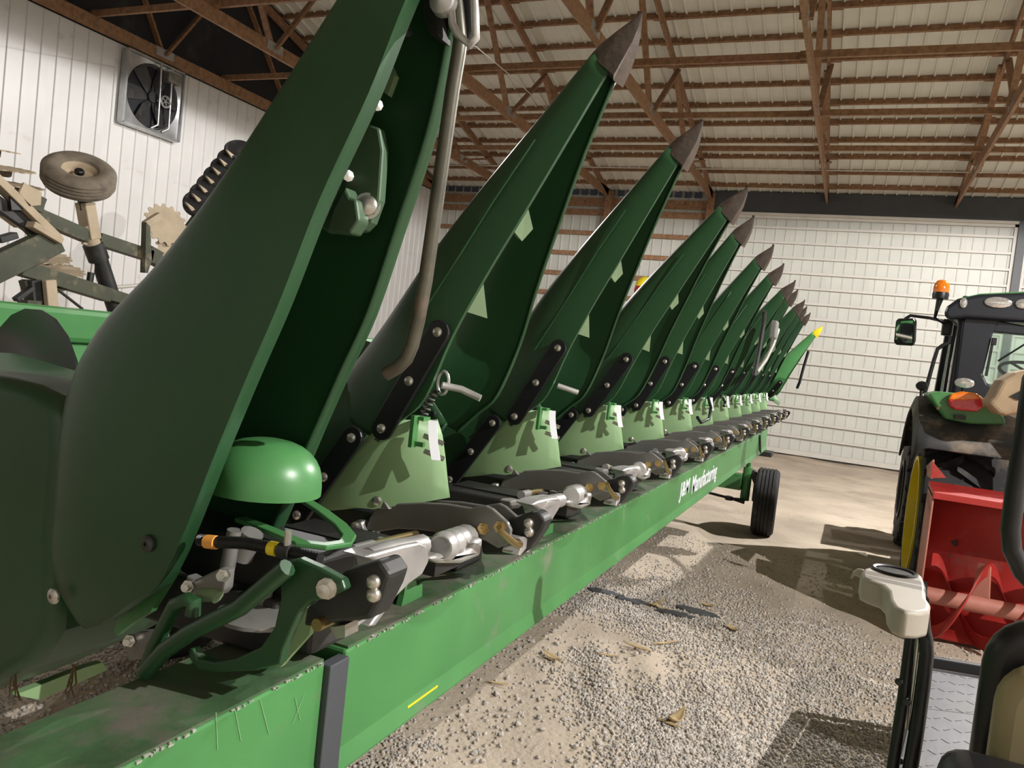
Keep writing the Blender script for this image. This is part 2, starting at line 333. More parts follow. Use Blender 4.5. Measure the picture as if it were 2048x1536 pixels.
for j in range(20):
    dd = .48+j*.61
    y = YW-dd; z = roof_z(y)-.052
    for b in range(len(bays)-1):
        L = bays[b+1]-bays[b]+.36; o = bpy.data.objects.new('purlin', purlin_mesh(L)); COL.objects.link(o); o.parent = ceiling
        o.matrix_world = Matrix.Translation(((bays[b]+bays[b+1])/2, y+(.021 if b % 2 else -.021), z)) @ Rp
    y = YF+dd; o = bpy.data.objects.new('purlin', purlin_mesh(XR-XW)); COL.objects.link(o); o.parent = ceiling
    o.matrix_world = Matrix.Translation(((XR+XW)/2, y, z)) @ Matrix.Rotation(math.atan(SL), 4, 'X')
for y in (14.76, 12.83, 10.54, 8.0, 5.2, 2.2, -.8, -3.6):
    for b in range(len(bays)-1):
        B(MB().bar((bays[b]-.15, y+(.02 if b % 2 else -.02), CZ+.215), (bays[b+1]+.15, y+(.02 if b % 2 else -.02), CZ+.215), .045, .09, up=(0, 0, 1)), 'lateral_brace', M['wood'], ceiling)
def truss(x, dark=False):
    bc = B(MB().bar((x, YW-.05, CZ+.09), (x, YF+.05, CZ+.09), .045, .185), 'truss', M['wood'], ceiling)
    tz = lambda y: roof_z(y)-.092-.085
    for ya in (YW-.05, YF+.05):
        B(MB().bar((x, ya, tz(ya)), (x, YR, tz(YR)), .045, .15), 'top_chord', M['wood'], bc)
    n = 6; span = YW-YR
    for sgn, y0 in ((-1, YW), (1, YF)):
        for i in range(4):
            yb = y0+sgn*(3.05*(i+1)); yt0 = y0+sgn*(3.05*i+1.75); yt1 = y0+sgn*min(3.05*(i+1)+1.6, span)
            B(MB().bar((x+.03, yb, CZ+.1), (x+.03, yt0, tz(yt0)), .04, .088, up=(1, 0, 0)), 'web', M['wood'], bc)
            if i < 3: B(MB().bar((x-.03, yb, CZ+.1), (x-.03, yt1, tz(yt1)), .04, .088, up=(1, 0, 0)), 'web', M['wood'], bc)
            for pp in (yb,): B(MB().box((x, pp, CZ+.12), (.056, .34, .13)), 'gusset_plate', M['alu'], bc)
for x in TX: truss(x)
truss(XW+.06)
# ---- lamps (out of frame)
for (loc, p, c), lo in zip(LAMPS, LIGHTS):
    t = top('warehouse_lamp', 'wide flat warehouse lamp hung from a truss above %s' % {2.9: 'the tractor', -6.0: 'the folded planter', 5.4: 'the floor before the snow blower'}[round(loc[0], 1)], 'lamp', loc, 'warehouse lamps')
    R = .62
    B(MB().lathe([(.06, .16), (.12, .14), (R, .02), (R, .0), (R-.01, .0), (.11, .12), (.0, .12)], loc, n=32, caps=False), 'lamp_shade', M['alu'], t, smooth=.6)
    B(MB().tube([(loc[0], loc[1], loc[2]+.15), (loc[0], loc[1], roof_z(loc[1])-.1)], .012, 8), 'hanger_rod', M['alu'], t)
    lo.parent = t; lo.matrix_parent_inverse = Matrix.Translation(-Vector(loc)); lo.location = (loc[0], loc[1], loc[2]+(.06 if loc[0] < 0 else .02))
# ================================================================== CORN HEAD
SP = .762; Y1 = 1.718                                  # row spacing, middle of the first inner divider
head = top('corn_header', 'long green twelve-row corn harvesting head with its pointed dividers folded up', 'corn head', (-1.2, 5.3, .9))
HX, HZ = -1.0, H-.2                                    # divider hinge
INNER = [((-.955, -.245), (-1.14, -.16), .40), ((-.90, -.19), (-1.13, -.11), .40), ((-.846, -.134), (-1.085, -.05), .40), ((-.794, .003), (-1.015, .045), .395), ((-.745, .143), (-.935, .19), .315),
         ((-.685, .294), (-.835, .345), .225), ((-.618, .46), (-.715, .51), .135), ((-.545, .63), (-.594, .672), .066)]
END0 = [((-1.05, -.512), (-1.095, -.503), .20), ((-1.0, -.487), (-1.145, -.468), .22), ((-.94, -.44), (-1.172, -.42), .235), ((-.876, -.383), (-1.18, -.36), .24), ((-.797, -.174), (-1.18, -.17), .24), ((-.757, -.07), (-1.12, -.045), .24), ((-.717, .03), (-1.0, .07), .24),
        ((-.675, .168), (-.888, .205), .225), ((-.627, .312), (-.795, .35), .19), ((-.597, .443), (-.722, .475), .15), ((-.56, .60), (-.63, .64), .08)]
def cap1(v): return (v[0]-HX, v[1]-(HZ-H))
def interp(st, n):
    out = []
    for i in range(len(st)-1):
        p0, p1, p2, p3 = st[max(i-1, 0)], st[i], st[i+1], st[min(i+2, len(st)-1)]
        for k in range(n):
            t = k/n
            cr = lambda a, b, c, d: .5*((2*b)+(-a+c)*t+(2*a-5*b+4*c-d)*t*t+(-a+3*b-3*c+d)*t**3)
            out.append(((cr(p0[0][0], p1[0][0], p2[0][0], p3[0][0]), cr(p0[0][1], p1[0][1], p2[0][1], p3[0][1])), (cr(p0[1][0], p1[1][0], p2[1][0], p3[1][0]), cr(p0[1][1], p1[1][1], p2[1][1], p3[1][1])), cr(p0[2], p1[2], p2[2], p3[2])))
    out.append(st[-1]); return out
def shell(stations, fl, ex=.5, ey=.8, n=18, sub=4):
    secs = []
    for (L, T, w_) in interp(stations, sub):
        lx, lz = cap1(L); tx, tz = cap1(T); f_ = min(fl, w_*.3); sec = [Vector((lx, -w_/2+f_, lz))]
        for j in range(n+1):
            th = math.pi*j/n; c = math.cos(th); s = math.sin(th)
            y = -w_/2*math.copysign(abs(c)**ex, c); d = abs(s)**ey
            sec.append(Vector((lx+(tx-lx)*d, y, lz+(tz-lz)*d)))
        sec.append(Vector((lx, w_/2-f_, lz))); secs.append(sec)
    return MB().loft(secs, closed=False)
def stadium(p, q, r, y, th, n=8):
    p, q = Vector((p[0], 0, p[1])), Vector((q[0], 0, q[1])); d = (q-p).normalized(); nrm = Vector((-d.z, 0, d.x)); a0 = math.atan2(nrm.z, nrm.x); pts = []
    for c, a in ((p, a0), (q, a0+math.pi)):
        for k in range(n+1): pts.append(c+Vector((math.cos(a+math.pi*k/n), 0, math.sin(a+math.pi*k/n)))*r)
    pts = [v+Vector((0, y, 0)) for v in pts]; return MB().prism(pts, (0, th, 0))
TIPST = [((-.534, .606), (-.604, .664), .078), ((-.518, .642), (-.584, .688), .070), ((-.503, .682), (-.548, .716), .050), ((-.496, .720), (-.518, .738), .024), ((-.493, .756), (-.495, .758), .004)]
def tipmesh(w_=1, ex=.8):
    secs = []
    for (L, T, w) in TIPST:
        lx, lz = cap1(L); tx, tz = cap1(T); sec = []
        for j in range(13):
            th = math.pi*j/12; sec.append(Vector((lx+(tx-lx)*math.sin(th)**.8, -w*w_/2*math.copysign(abs(math.cos(th))**ex, math.cos(th)), lz+(tz-lz)*math.sin(th)**.8)))
        sec.append(Vector((lx-.012, 0, lz+.004))); secs.append(sec)
    return MB().loft(secs, closed=True, caps=True)
def rivet_mb(c, r=.011, d=(0, -1, 0)): return MB().lathe([(r, 0), (r*.95, .003), (r*.6, .006), (r*.25, .0065), (r*.22, .003), (0.001, .003)], c, d, n=12)
ms = {}
def share(key, mk, matr, smooth=None, fix=True):
    if key not in ms:
        me = mk().mesh(key)
        if fix: fix_normals(me)
        me.materials.append(matr)
        if smooth is not None:
            me.polygons.foreach_set('use_smooth', [True]*len(me.polygons)); me.set_sharp_from_angle(angle=smooth)
        ms[key] = me
    return ms[key]
def sub(key, name, mk, matr, par, smooth=None, solid=0, bevel=0, loc=None):
    o = bpy.data.objects.new(name, share(key, mk, matr, smooth)); COL.objects.link(o); o.parent = par
    if loc is not None: o.location = loc
    if solid: md = o.modifiers.new('s', 'SOLIDIFY'); md.thickness = abs(solid); md.offset = -1 if solid > 0 else 1
    if bevel: md = o.modifiers.new('b', 'BEVEL'); md.width = bevel; md.segments = 2
    return o
def stad_key(p, q, y): return stadium(cap1(p), cap1(q), .027, y-.010, .012)
NY = -.2
S_UP = ((-.822, .012), (-.943, -.212)); S_LO = ((-1.008, -.240), (-1.135, -.44))
def skirt_mb():
    secs = []
    for z0, xl, xr in ((-.185, -.915, -.868), (-.22, -.965, -.85), (-.27, -1.02, -.835), (-.33, -1.075, -.82), (-.40, -1.12, -.812), (-.47, -1.16, -.815), (-.52, -1.18, -.83)):
        sec = []
        for k in range(9):
            s = k/8; x = xl+(xr-xl)*s; y = NY+.004+.10*s**2.2; z = max(z0, -.44+.085*s)
            px, pz = cap1((x, z)); sec.append(Vector((px, y, pz)))
        secs.append(sec)
    return MB().loft(secs, closed=False)
HOOD = [((-.985, -.225), (-1.10, -.085), .385), ((-1.07, -.345), (-1.27, -.10), .40), ((-1.17, -.49), (-1.50, -.16), .44), ((-1.22, -.56), (-1.57, -.24), .48)]
def fin_mb(a, b, c, y0, ln):
    P = [cap1(v) for v in (a, b, c)]
    pts = [Vector((P[0][0], y0, P[0][1])), Vector((P[1][0], y0, P[1][1])), Vector((P[2][0], y0+ln, P[2][1]))]
    d = Vector((-.012, 0, .006)); return MB().prism(pts, d)
def latch_mb():
    mb = MB(); x, z = cap1((-.862, -.20)); mb.box((x, NY-.006, z-.005), (.009, .022, .07)); mb.box((x+.012, NY+.0, z-.032), (.028, .010, .010)); mb.box((x+.008, NY+.012, z+.024), (.024, .03, .008)); return mb
def tag_mb():
    x, z = cap1((-.834, -.19)); secs = []
    for k in range(7):
        t = k/6; c = Vector((x+.018*t**1.6+.004, NY+.018, z+.012-.085*t)); secs.append([c+Vector((-.007, -.008, 0)), c+Vector((.009, .004, 0)), c+Vector((.008, .007, 0)), c+Vector((-.008, -.005, 0))])
    return MB().loft(secs, closed=True, caps=True)
TILT = [0, -.025, -.02, .035, -.03, 0, 0, .03, 0, .02, .0, .0, 0]
def divider(k):
    yc = Y1+SP*(k-1)
    sn_ = bpy.data.objects.new('divider', share('divider', lambda: shell(INNER, .012), M['poly'], .9)); COL.objects.link(sn_); sn_.parent = head
    sn_.matrix_parent_inverse = Matrix.Translation(-Vector(head['_o'])); sn_.location = (HX, yc, HZ); sn_.rotation_euler = (0, TILT[k], 0)
    md = sn_.modifiers.new('s', 'SOLIDIFY'); md.thickness = .007; md.offset = -1
    sub('divider_tip', 'divider_tip', tipmesh, M['tip'], sn_, .7)
    sub('wear_strip', 'wear_strip', lambda: stad_key(*S_UP, NY), M['strip'], sn_, bevel=.003)
    P = [Vector((*cap1(S_UP[0]), 0)), Vector((*cap1(S_UP[1]), 0))]
    for t in (.0, .5, 1.0):
        q = P[0].lerp(P[1], t); sub('rivet', 'rivet', lambda: rivet_mb((0, 0, 0)), M['bolt'], sn_, .6, loc=(q.x, NY-.010, q.y))
    for zz, yy in ((-.02, .17), (-.12, .175), (-.2, .175)):
        q = cap1((-.93+zz*.5, zz)); sub('inner_bolt', 'inner_bolt', lambda: rivet_mb((0, 0, 0), .009), M['dark'], sn_, .6, loc=(q[0], .188, q[1]))
    sub('fin_a', 'stiffening_fin', lambda: fin_mb((-.755, .145), (-.795, .065), (-.765, .055), -.15, .065), M['pale'], sn_)
    sub('fin_b', 'stiffening_fin', lambda: MB().prism([Vector((*cap1((x, 0))[:1], y, cap1((0, z))[1])) for x, y, z in ((-.685, -.105, .315), (-.712, -.115, .255), (-.705, -.065, .235), (-.685, -.055, .265))], (-.012, 0, .006)), M['pale'], sn_)
    sub('stripseam', 'seam_line', lambda: MB().tube([Vector((cap1((x, 0))[0], y, cap1((0, z))[1])) for x, y, z in ((-.90, NY-.002, .0), (-.835, -.155, .15), (-.76, -.112, .32), (-.69, -.078, .46))], .0022, 6), M['poly'], sn_)
    return sn_
def hood(k):
    yc = Y1+SP*(k-1)
    hd = bpy.data.objects.new('divider_hood', share('divider_hood', lambda: shell(HOOD, .012), M['poly'], .9)); COL.objects.link(hd); hd.parent = head
    hd.matrix_parent_inverse = Matrix.Translation(-Vector(head['_o'])); hd.location = (HX, yc, HZ)
    md = hd.modifiers.new('s', 'SOLIDIFY'); md.thickness = .007; md.offset = -1
    sub('wear_strip_low', 'wear_strip', lambda: stad_key(*S_LO, NY-.016), M['strip'], hd, bevel=.003)
    P = [Vector((*cap1(S_LO[0]), 0)), Vector((*cap1(S_LO[1]), 0))]
    for t in (0, .5, 1):
        q = P[0].lerp(P[1], t); sub('rivet', 'rivet', lambda: rivet_mb((0, 0, 0)), M['bolt'], hd, .6, loc=(q.x, NY-.026, q.y))
    sub('skirt', 'skirt', skirt_mb, M['skirt'], hd, .9, solid=.005)  # pale green puts the light on this front face into its colour
    sub('latch', 'latch_bracket', latch_mb, M['paint'], hd)
    sub('latch_tag', 'latch_tag', tag_mb, M['white'], hd, 1.0)
    q = cap1((-.85, -.215)); sub('latch_pin', 'latch_pin', lambda: MB().tube([(0, 0, 0), (.045, .01, -.012)], .006, 8), M['bolt'], hd, 1.0, loc=(q[0], NY+.02, q[1]))
    sub('latch_pin', 'latch_pin', None, None, hd, loc=(q[0], NY+.03, q[1]-.035))
    return hd
for k in range(1, 12): divider(k); hood(k)
# spring pins with handles on the first two dividers
def handle(k, parent):
    y = Y1+SP*(k-1)-.15
    B(MB().tube([Vector((-.835, y, H-.10)), Vector((-.80, y+.03, H-.105)), Vector((-.755, y+.04, H-.12))], .0085, 10), 'handle_pin', M['steel'], parent, smooth=1)
    B(MB().tube([Vector((-.838+.004*math.cos(a), y+.01, H-.095+.026*math.sin(a))) + Vector((.010*math.cos(a), 0, 0)) for a in [i*math.pi/8 for i in range(17)]], .004, 6), 'pull_ring', M['steel'], parent, smooth=1)
    B(MB().tube([Vector((-.855-.0006*i+.010*math.cos(i*.9), y+.006+.010*math.sin(i*.9), H-.115-.0016*i)) for i in range(44)], .0028, 5), 'coil_spring', M['dark'], parent, smooth=1)
handle(1, head)
B(MB().tube([Vector((-.835, Y1+SP-.15, H-.10)), Vector((-.775, Y1+SP-.12, H-.115))], .0085, 10), 'handle_pin', M['steel'], head, smooth=1)
# ---------------- far end divider with yellow tip
def far_end():
    yc = Y1+SP*11-.05
    o = B(shell(INNER, .012), 'end_divider', M['paint'], head, smooth=.9, solid=.007); o.location = (HX+.05, yc, HZ-.05); o.rotation_euler = (0, .07, 0); o['label'] = 'bright green far end divider with a yellow tip'
    t = B(tipmesh(1.0), 'divider_tip', M['yellow'], o, smooth=.7, local=True); t['label'] = 'bright yellow tip'
    B(stad_key(*S_UP, NY), 'wear_strip', M['strip'], o, local=True, bevel=.003)
    for tt in (0, .5, 1):
        a = Vector(cap1(S_UP[0])).lerp(Vector(cap1(S_UP[1])), tt); sub('rivet', 'rivet', None, None, o, .6, loc=(a.x, NY-.010, a.y))
    B(MB().tube([pY(1617, 702, yc), pY(1607, 735, yc), pY(1599, 765, yc), pY(1594, 777, yc)], .016, 8), 'support_rod', M['black'], head, smooth=1)
    B(MB().tube([pY(1549, 800, yc-.1), pY(1520, 795, yc-.1), pY(1490, 800, yc-.2), pY(1470, 822, yc-.3)], .05, 10, flat=.4), 'bumper', M['paint'], head, smooth=1)
    B(MB().lathe([(.001, .07), (.05, .065), (.09, .04), (.10, 0)], pY(1545, 800, yc), (.6, 0, .8), n=16), 'bumper_dome', M['pale'], head, smooth=1)
far_end()
# ---------------- near end divider (large, dark outer face)
YC0 = .98
s0 = B(shell(END0, .028, ex=.38, ey=.62, n=24, sub=5), 'end_divider', M['poly'], head, smooth=.9, solid=.007); s0.location = (HX, YC0, HZ); s0['label'] = 'broad dark green near end divider'
B(tipmesh(1.0), 'divider_tip', M['tip'], s0, smooth=.7, local=True)
def s0w(x, y, Y): v = pY(x, y, Y); return v
def boltW(p, d, r=.012, par=s0, matr='bolt', ln=.012):
    par_inv = None
    mb = MB().lathe([(r*1.5, 0), (r*1.5, .003), (r, .003), (r, ln), (r*.6, ln), (r*.6, ln+.008), (.001, ln+.008)], p, d, n=6 if r > .004 else 10)
    return B(mb, 'bolt', M[matr], par)
def onhead(o): return o
# outer face bolts, hinge bracket, chain, rod, latch (children of the head)
for (x, y, r) in ((108, 1192, .013), (297, 1087, .013)):
    o = B(rivet_mb(pY(x, y, .858), r), 'bolt', M['bolt'] if x < 200 else M['dark'], head, smooth=.6)
br = [(668, 398), (690, 318), (720, 240), (758, 255), (765, 300), (758, 400), (742, 445), (725, 462), (655, 465), (640, 455)]
BY = 1.03
B(MB().prism([pY(x, y, BY) for x, y in br], (0, .02, 0)), 'hinge_bracket', M['hb'], head, bevel=.004)
B(MB().prism([pY(x, y, BY-.03) for x, y in ((664, 420), (690, 372), (700, 395), (712, 398), (718, 440), (700, 468), (652, 462))], (0, .03, 0)), 'hinge_block', M['hb'], head, bevel=.004)
B(MB().lathe([(.021, 0), (.021, .003), (.0155, .003), (.0155, .010), (.011, .013), (.001, .014)], pY(735, 413, BY), (0.5, -1, .1), n=18), 'hinge_pin', M['bolt'], head, smooth=.7)
for (x, y) in ((757, 213), (700, 352), (815, 68)):
    B(MB().lathe([(.006, 0), (.006, .016), (.009, .016), (.009, .026), (.001, .027)], pY(x-14, y+4, BY-.01), (.8, -.6, 0), n=8), 'bolt', M['bolt'] if y > 100 else M['dark'], head)
for i in range(14):
    p0 = pY(690-i*3.6, 330+i*8.6, BY-.045); a = .006
    u = Vector((0, a, 0)) if i % 2 else Vector((a, 0, 0))
    pth = [p0+u*math.cos(t)+Vector((-.006, 0, -.010))*math.sin(t)*1.0 for t in [j*math.pi/5 for j in range(11)]]
    B(MB().tube(pth, .0018, 5, caps=False), 'chain_link', M['dark'], head, smooth=1)
B(MB().prism([pY(x, y, BY) for x, y in ((778, 125), (790, 150), (775, 190), (768, 185))], (0, .012, 0)), 'stiffening_fin', M['pale'], head)
RY = 1.0
B(MB().tube([pY(x, y, RY) for x, y in ((905, -60), (915, 20), (921, 80), (917, 110), (905, 180), (888, 300), (868, 440), (851, 560), (836, 640), (824, 690), (812, 718), (795, 735), (772, 748))], .0105, 12), 'support_rod', M['rodm'], head, smooth=1)
B(MB().prism([pY(x, y, RY+.04) for x, y in ((862, -30), (868, 55), (880, 88), (905, 98), (900, -30))], (0, -.035, 0)), 'latch_casting', M['dark'], head, bevel=.006)
B(MB().tube([pY(x, y, RY-.03) for x, y in ((902, -40), (902, 20), (905, 50), (915, 68), (940, 90), (952, 75), (950, 20), (946, -40))], .006, 8), 'latch_frame', M['steel'], head, smooth=1)
B(MB().prism([pY(x, y, RY+.0) for x, y in ((918, -40), (922, 60), (936, 80), (944, 60), (940, -40))], (0, .03, 0)), 'latch_core', M['black'], head, bevel=.004)
B(MB().lathe([(.02, 0), (.018, .012), (.001, .02)], pY(890, 8, RY-.03), (0, -1, 0), n=14), 'latch_knob', M['steel'], head, smooth=.8)
# ---------------- near end shield, auger, trough
es = [(-260, 690), (-120, 735), (0, 755), (55, 770), (100, 792), (118, 815), (122, 900), (108, 1060), (108, 1180), (100, 1270), (60, 1335), (0, 1366), (-120, 1420), (-260, 1440)]
B(MB().prism([pY(x, y, .93) for x, y in es], (0, .30, 0)), 'end_shield', M['poly'], head, smooth=.5, bevel=.035, seg=5)
YA0, YA1, XA, ZA = 1.25, 10.1, -1.92, H-.37
B(MB().tube([(XA, YA0, ZA), (XA, YA1, ZA)], .19, 28), 'auger_tube', M['black'], head, smooth=.8)
hv = []; N = 460
for i in range(N+1):
    t = i/N; a = t*2*math.pi*18; y = YA0+(YA1-YA0)*t; ca, sa = math.cos(a), math.sin(a)
    hv.append([Vector((XA+r*ca, y+d, ZA+r*sa)) for r, d in ((.18, 0), (.335, 0), (.335, .008), (.18, .008))])
B(MB().loft(hv, closed=True, caps=True), 'auger_flighting', M['black'], head, smooth=.8)
tr = [(-1.55, -.5), (-1.75, -.62), (-2.0, -.66), (-2.3, -.58), (-2.45, -.35), (-2.48, -.0), (-2.48, -.06), (-2.53, -.06), (-2.53, -.4), (-2.36, -.66), (-2.0, -.75), (-1.7, -.70), (-1.52, -.56)]
B(MB().prism([(x, 1.55, z+H-.06) for x, z in tr], (0, 8.75, 0)), 'auger_trough', M['paint'], head)
RZT = pX(100, 612, -2.45).z
B(MB().box((-2.50, 5.9, RZT-.06), (.11, 9.6, .12)), 'rear_frame_tube', M['paint'], head, bevel=.02)
B(MB().box((-2.05, 6.2, H-.92), (.9, 8.2, .12)), 'lower_frame', M['inner'], head, bevel=.02)
B(MB().box((-1.45, 6.0, H-.62), (.16, 8.7, .14)), 'front_frame_tube', M['inner'], head, bevel=.02)
# ---------------- row units
def z1(x, y): return 600+x/5.12, 980+y/5.12
def z2(x, y): return 860+x/5.39, 900+y/5.39
UO = Vector((-.7, 1.607, H-.45))
def U(mb, key, name, matr, par, smooth=None, bevel=0):
    mb.v = [tuple(Vector(v)-UO) for v in mb.v]
    me = mb.mesh(key); fix_normals(me); me.materials.append(matr)
    if smooth is not None: me.polygons.foreach_set('use_smooth', [True]*len(me.polygons)); me.set_sharp_from_angle(angle=smooth)
    o = bpy.data.objects.new(name, me); COL.objects.link(o); o.parent = par
    if bevel: md = o.modifiers.new('b', 'BEVEL'); md.width = bevel; md.segments = 2; md.limit_method = 'ANGLE'
    return o
def new_unit(mb, y):
    mb.v = [tuple(Vector(v)-UO) for v in mb.v]; me = mb.mesh('row_unit'); fix_normals(me); me.materials.append(M['dark'])
    o = bpy.data.objects.new('row_unit', me); COL.objects.link(o); o.parent = head; o.matrix_parent_inverse = Matrix.Translation(-Vector(head['_o'])); o.location = UO+Vector((0, y, 0)); return o
AY = 1.56
# body: gearbox block behind the nose
body = MB()
body.prism([pY(*z2(x, y), 1.60) for x, y in ((860, 740), (1130, 660), (1190, 690), (1245, 770), (1200, 880), (1060, 1080), (960, 1140), (560, 1130), (540, 930), (760, 840))], (0, .05, 0))
body.box((-1.01, 1.66, H-.47), (.50, .14, .09)); body.box((-1.01, 1.32, H-.47), (.50, .10, .09))
u1 = new_unit(body, 0); md = u1.modifiers.new('b', 'BEVEL'); md.width = .006; md.segments = 2; md.limit_method = 'ANGLE'
arc = [(756, 1013), (795, 1007), (844, 1005.5), (893, 1008), (942, 1016), (971, 1011), (985, 1018), (1014, 1044), (1022, 1060), (1018, 1088), (995, 1097), (970, 1082), (930, 1073), (880, 1066), (835, 1060), (795, 1058), (748, 1065), (732, 1058), (738, 1036)]
U(MB().prism([pY(x, y, AY) for x, y in arc], (0, .012, 0)), 'gathering_arm', 'gathering_arm', M['cast'], u1, bevel=.003)
U(MB().prism([pY(x, y, AY) for x, y in arc], (0, .010, 0)), 'gathering_arm_b', 'gathering_arm', M['cast'], u1, bevel=.003).location = (.01, .05, 0)
for (x, y, dx) in ((757, 1000, 0), (713, 1052, 0)):
    c = pY(x, y, AY-.01)
    U(MB().prism([pY(x-10, y+14, AY-.012), pY(x-9, y-4, AY-.012), pY(x-2, y-11, AY-.012), pY(x+8, y-9, AY-.012), pY(x+13, y+4, AY-.012), pY(x+22, y+19, AY-.012), pY(x+4, y+18, AY-.012)], (0, .03, 0)), 'lug', 'mounting_lug', M['cast'], u1, bevel=.003)
    U(MB().lathe([(.011, 0), (.011, .006), (.006, .008), (.001, .008)], c+Vector((0, -.004, 0)), (0.3, -1, 0), n=12), 'lugbolt', 'bolt', M['bolt'], u1)
U(MB().prism([pY(712, 1072, AY-.01), pY(745, 1062, AY-.01), pY(738, 1082, AY-.01), pY(708, 1095, AY-.01)], (0, .04, 0)), 'lugplate', 'arm_bracket', M['cast'], u1, bevel=.003)
for (x, y) in ((966.5, 1057.6), (1000, 1054)):
    U(MB().lathe([(.014, 0), (.014, .003), (.010, .003), (.010, .012), (.005, .012), (.005, .02), (.001, .02)], pY(x, y, AY), (.2, -1, 0), n=6), 'armbolt', 'bolt', M['zinc'], u1)
for (x, y) in ((1062, 790), (1066, 884)):
    U(MB().lathe([(.012, 0), (.011, .006), (.006, .010), (.001, .011)], pY(*z2(x, y), 1.598), (.2, -1, 0), n=14), 'bodybolt', 'bolt', M['bolt'], u1, smooth=.8)
CX = -.607
def sheet_cap(pts, conv, X, par, key, name='nose_cap', Yoff=0):
    o = U(MB().prism([pX(*conv(x, y), X) for x, y in pts], (-.045, 0, 0)), key, name, M['steel'], par, smooth=.7, bevel=.012); return o
cap2 = [(1105, 592), (1180, 548), (1290, 522), (1390, 508), (1425, 545), (1405, 620), (1320, 760), (1250, 855), (1160, 990), (1065, 1112), (1040, 1108), (1120, 990), (1205, 880), (1246, 775), (1198, 705), (1190, 650), (1150, 622)]
sheet_cap(cap2, z2, CX, u1, 'nose_cap')
U(MB().tube([pX(*z2(1120, 612), CX-.02), pX(*z2(1200, 580), CX-.015), pX(*z2(1400, 540), CX-.02)], .018, 12), 'nose_roll', 'nose_roll', M['steel'], u1, smooth=1)
U(MB().prism([pX(*z2(x, y), CX+.005) for x, y in ((930, 950), (1010, 935), (1098, 960), (1085, 1010), (970, 1142), (955, 1130), (1005, 1000), (965, 955))], (-.04, 0, 0)), 'nose_lip', 'nose_lip', M['steel'], u1, smooth=.7, bevel=.006)
U(MB().tube([pX(*z2(x, y), CX+.004) for x, y in ((745, 830), (770, 885), (850, 955), (910, 1005), (950, 1025), (970, 1015))], [.006, .0065, .007, .0075, .0085, .008], 10), 'retaining_pin', 'retaining_pin', M['zinc'], u1, smooth=1)
# ribbed stalk roll and torn shroud between nose and next arm
def rollpath(n=40):
    a, b = pX(880, 1096, -.67), pX(935, 1074, -.72); return [a.lerp(b, i/n) for i in range(n+1)]
U(MB().tube(rollpath(), [.024+.006*abs(math.sin(i*math.pi/10)) for i in range(41)], 14), 'stalk_roll', 'stalk_roll', M['steel'], u1, smooth=1).location = (0, .0, 0)
U(MB().prism([pX(x, y, -.66) for x, y in ((862, 1118), (880, 1128), (925, 1128), (962, 1112), (968, 1076), (952, 1080), (942, 1100), (905, 1112), (880, 1108))], (-.03, 0, 0)), 'roll_shroud', 'roll_shroud', M['steel'], u1, smooth=.7, bevel=.008)
U(MB().tube([pX(697, 1104, -.74), pX(743, 1091, -.76)], .011, 12), 'gas_strut', 'strut_body', M['cast'], u1, smooth=1)
U(MB().tube([pX(743, 1091, -.76), pX(790, 1078, -.79), pX(832, 1068, -.82)], .008, 10), 'strut_rod', 'strut_rod', M['zinc'], u1, smooth=1)
U(MB().prism([pX(x, y, -.735) for x, y in ((812, 1166), (832, 1160), (834, 1172), (845, 1168), (844, 1205), (838, 1216), (815, 1214), (806, 1228), (800, 1225), (808, 1190))], (-.012, 0, 0)), 'beam_hook', 'beam_hook', M['paint'], u1)
# gathering chain between the arms
for i in range(9):
    p = Vector((-.72-.03*i, 1.40+.012*(i % 2), H-.40-.006*i))
    U(MB().box(p, (.026, .016, .010), Matrix.Rotation(.25*(-1)**i, 3, 'Z')), 'chain_link', 'chain_link', M['cast'], u1)
U(MB().box((-.86, 1.38, H-.435), (.36, .10, .03)), 'deck_plate', 'deck_plate', M['dark'], u1)
U(MB().prism([pX(*z2(x, y), -.70) for x, y in ((870, 560), (900, 540), (985, 535), (995, 600), (960, 630), (880, 640))], (-.03, 0, 0)), 'chain_tensioner', 'chain_tensioner', M['cast'], u1, bevel=.004)
parts1 = list(u1.children)
for k in range(1, 11):
    c = u1.copy(); COL.objects.link(c); c.location = u1.location+Vector((0, SP*k, 0))
    for ch in parts1:
        d = ch.copy(); COL.objects.link(d); d.parent = c
# ---- near end row unit (no arm; hook plate, bumper dome, hose)
b0 = MB(); b0.prism([pY(x, y, .86) for x, y in ((690, 1140), (760, 1120), (780, 1150), (770, 1180), (740, 1240), (640, 1250), (620, 1215), (660, 1165))], (0, .05, 0)); b0.box((-.93, 1.02, H-.47), (.34, .10, .09)); b0.box((-1.01, 1.24, H-.47), (.50, .10, .09))
b0.prism([pY(x, y, .88) for x, y in ((612, 1212), (720, 1190), (725, 1232), (690, 1256), (605, 1254))], (0, .06, 0))
u0 = new_unit(b0, 0); md = u0.modifiers.new('b', 'BEVEL'); md.width = .006; md.segments = 2; md.limit_method = 'ANGLE'
cap1p = [(672, 690), (760, 655), (900, 615), (1060, 572), (1230, 538), (1300, 570), (1320, 650), (1325, 730), (1255, 870), (1130, 960), (1000, 1085), (880, 1250), (775, 1398), (710, 1405), (840, 1220), (930, 1090), (962, 980), (930, 890), (835, 838), (812, 750), (745, 712)]
sheet_cap(cap1p, z1, CX, u0, 'nose_cap_near')
U(MB().tube([pX(*z1(690, 712), CX-.02), pX(*z1(900, 640), CX-.02), pX(*z1(1250, 560), CX-.02)], .018, 12), 'nose_roll_near', 'nose_roll', M['steel'], u0, smooth=1)
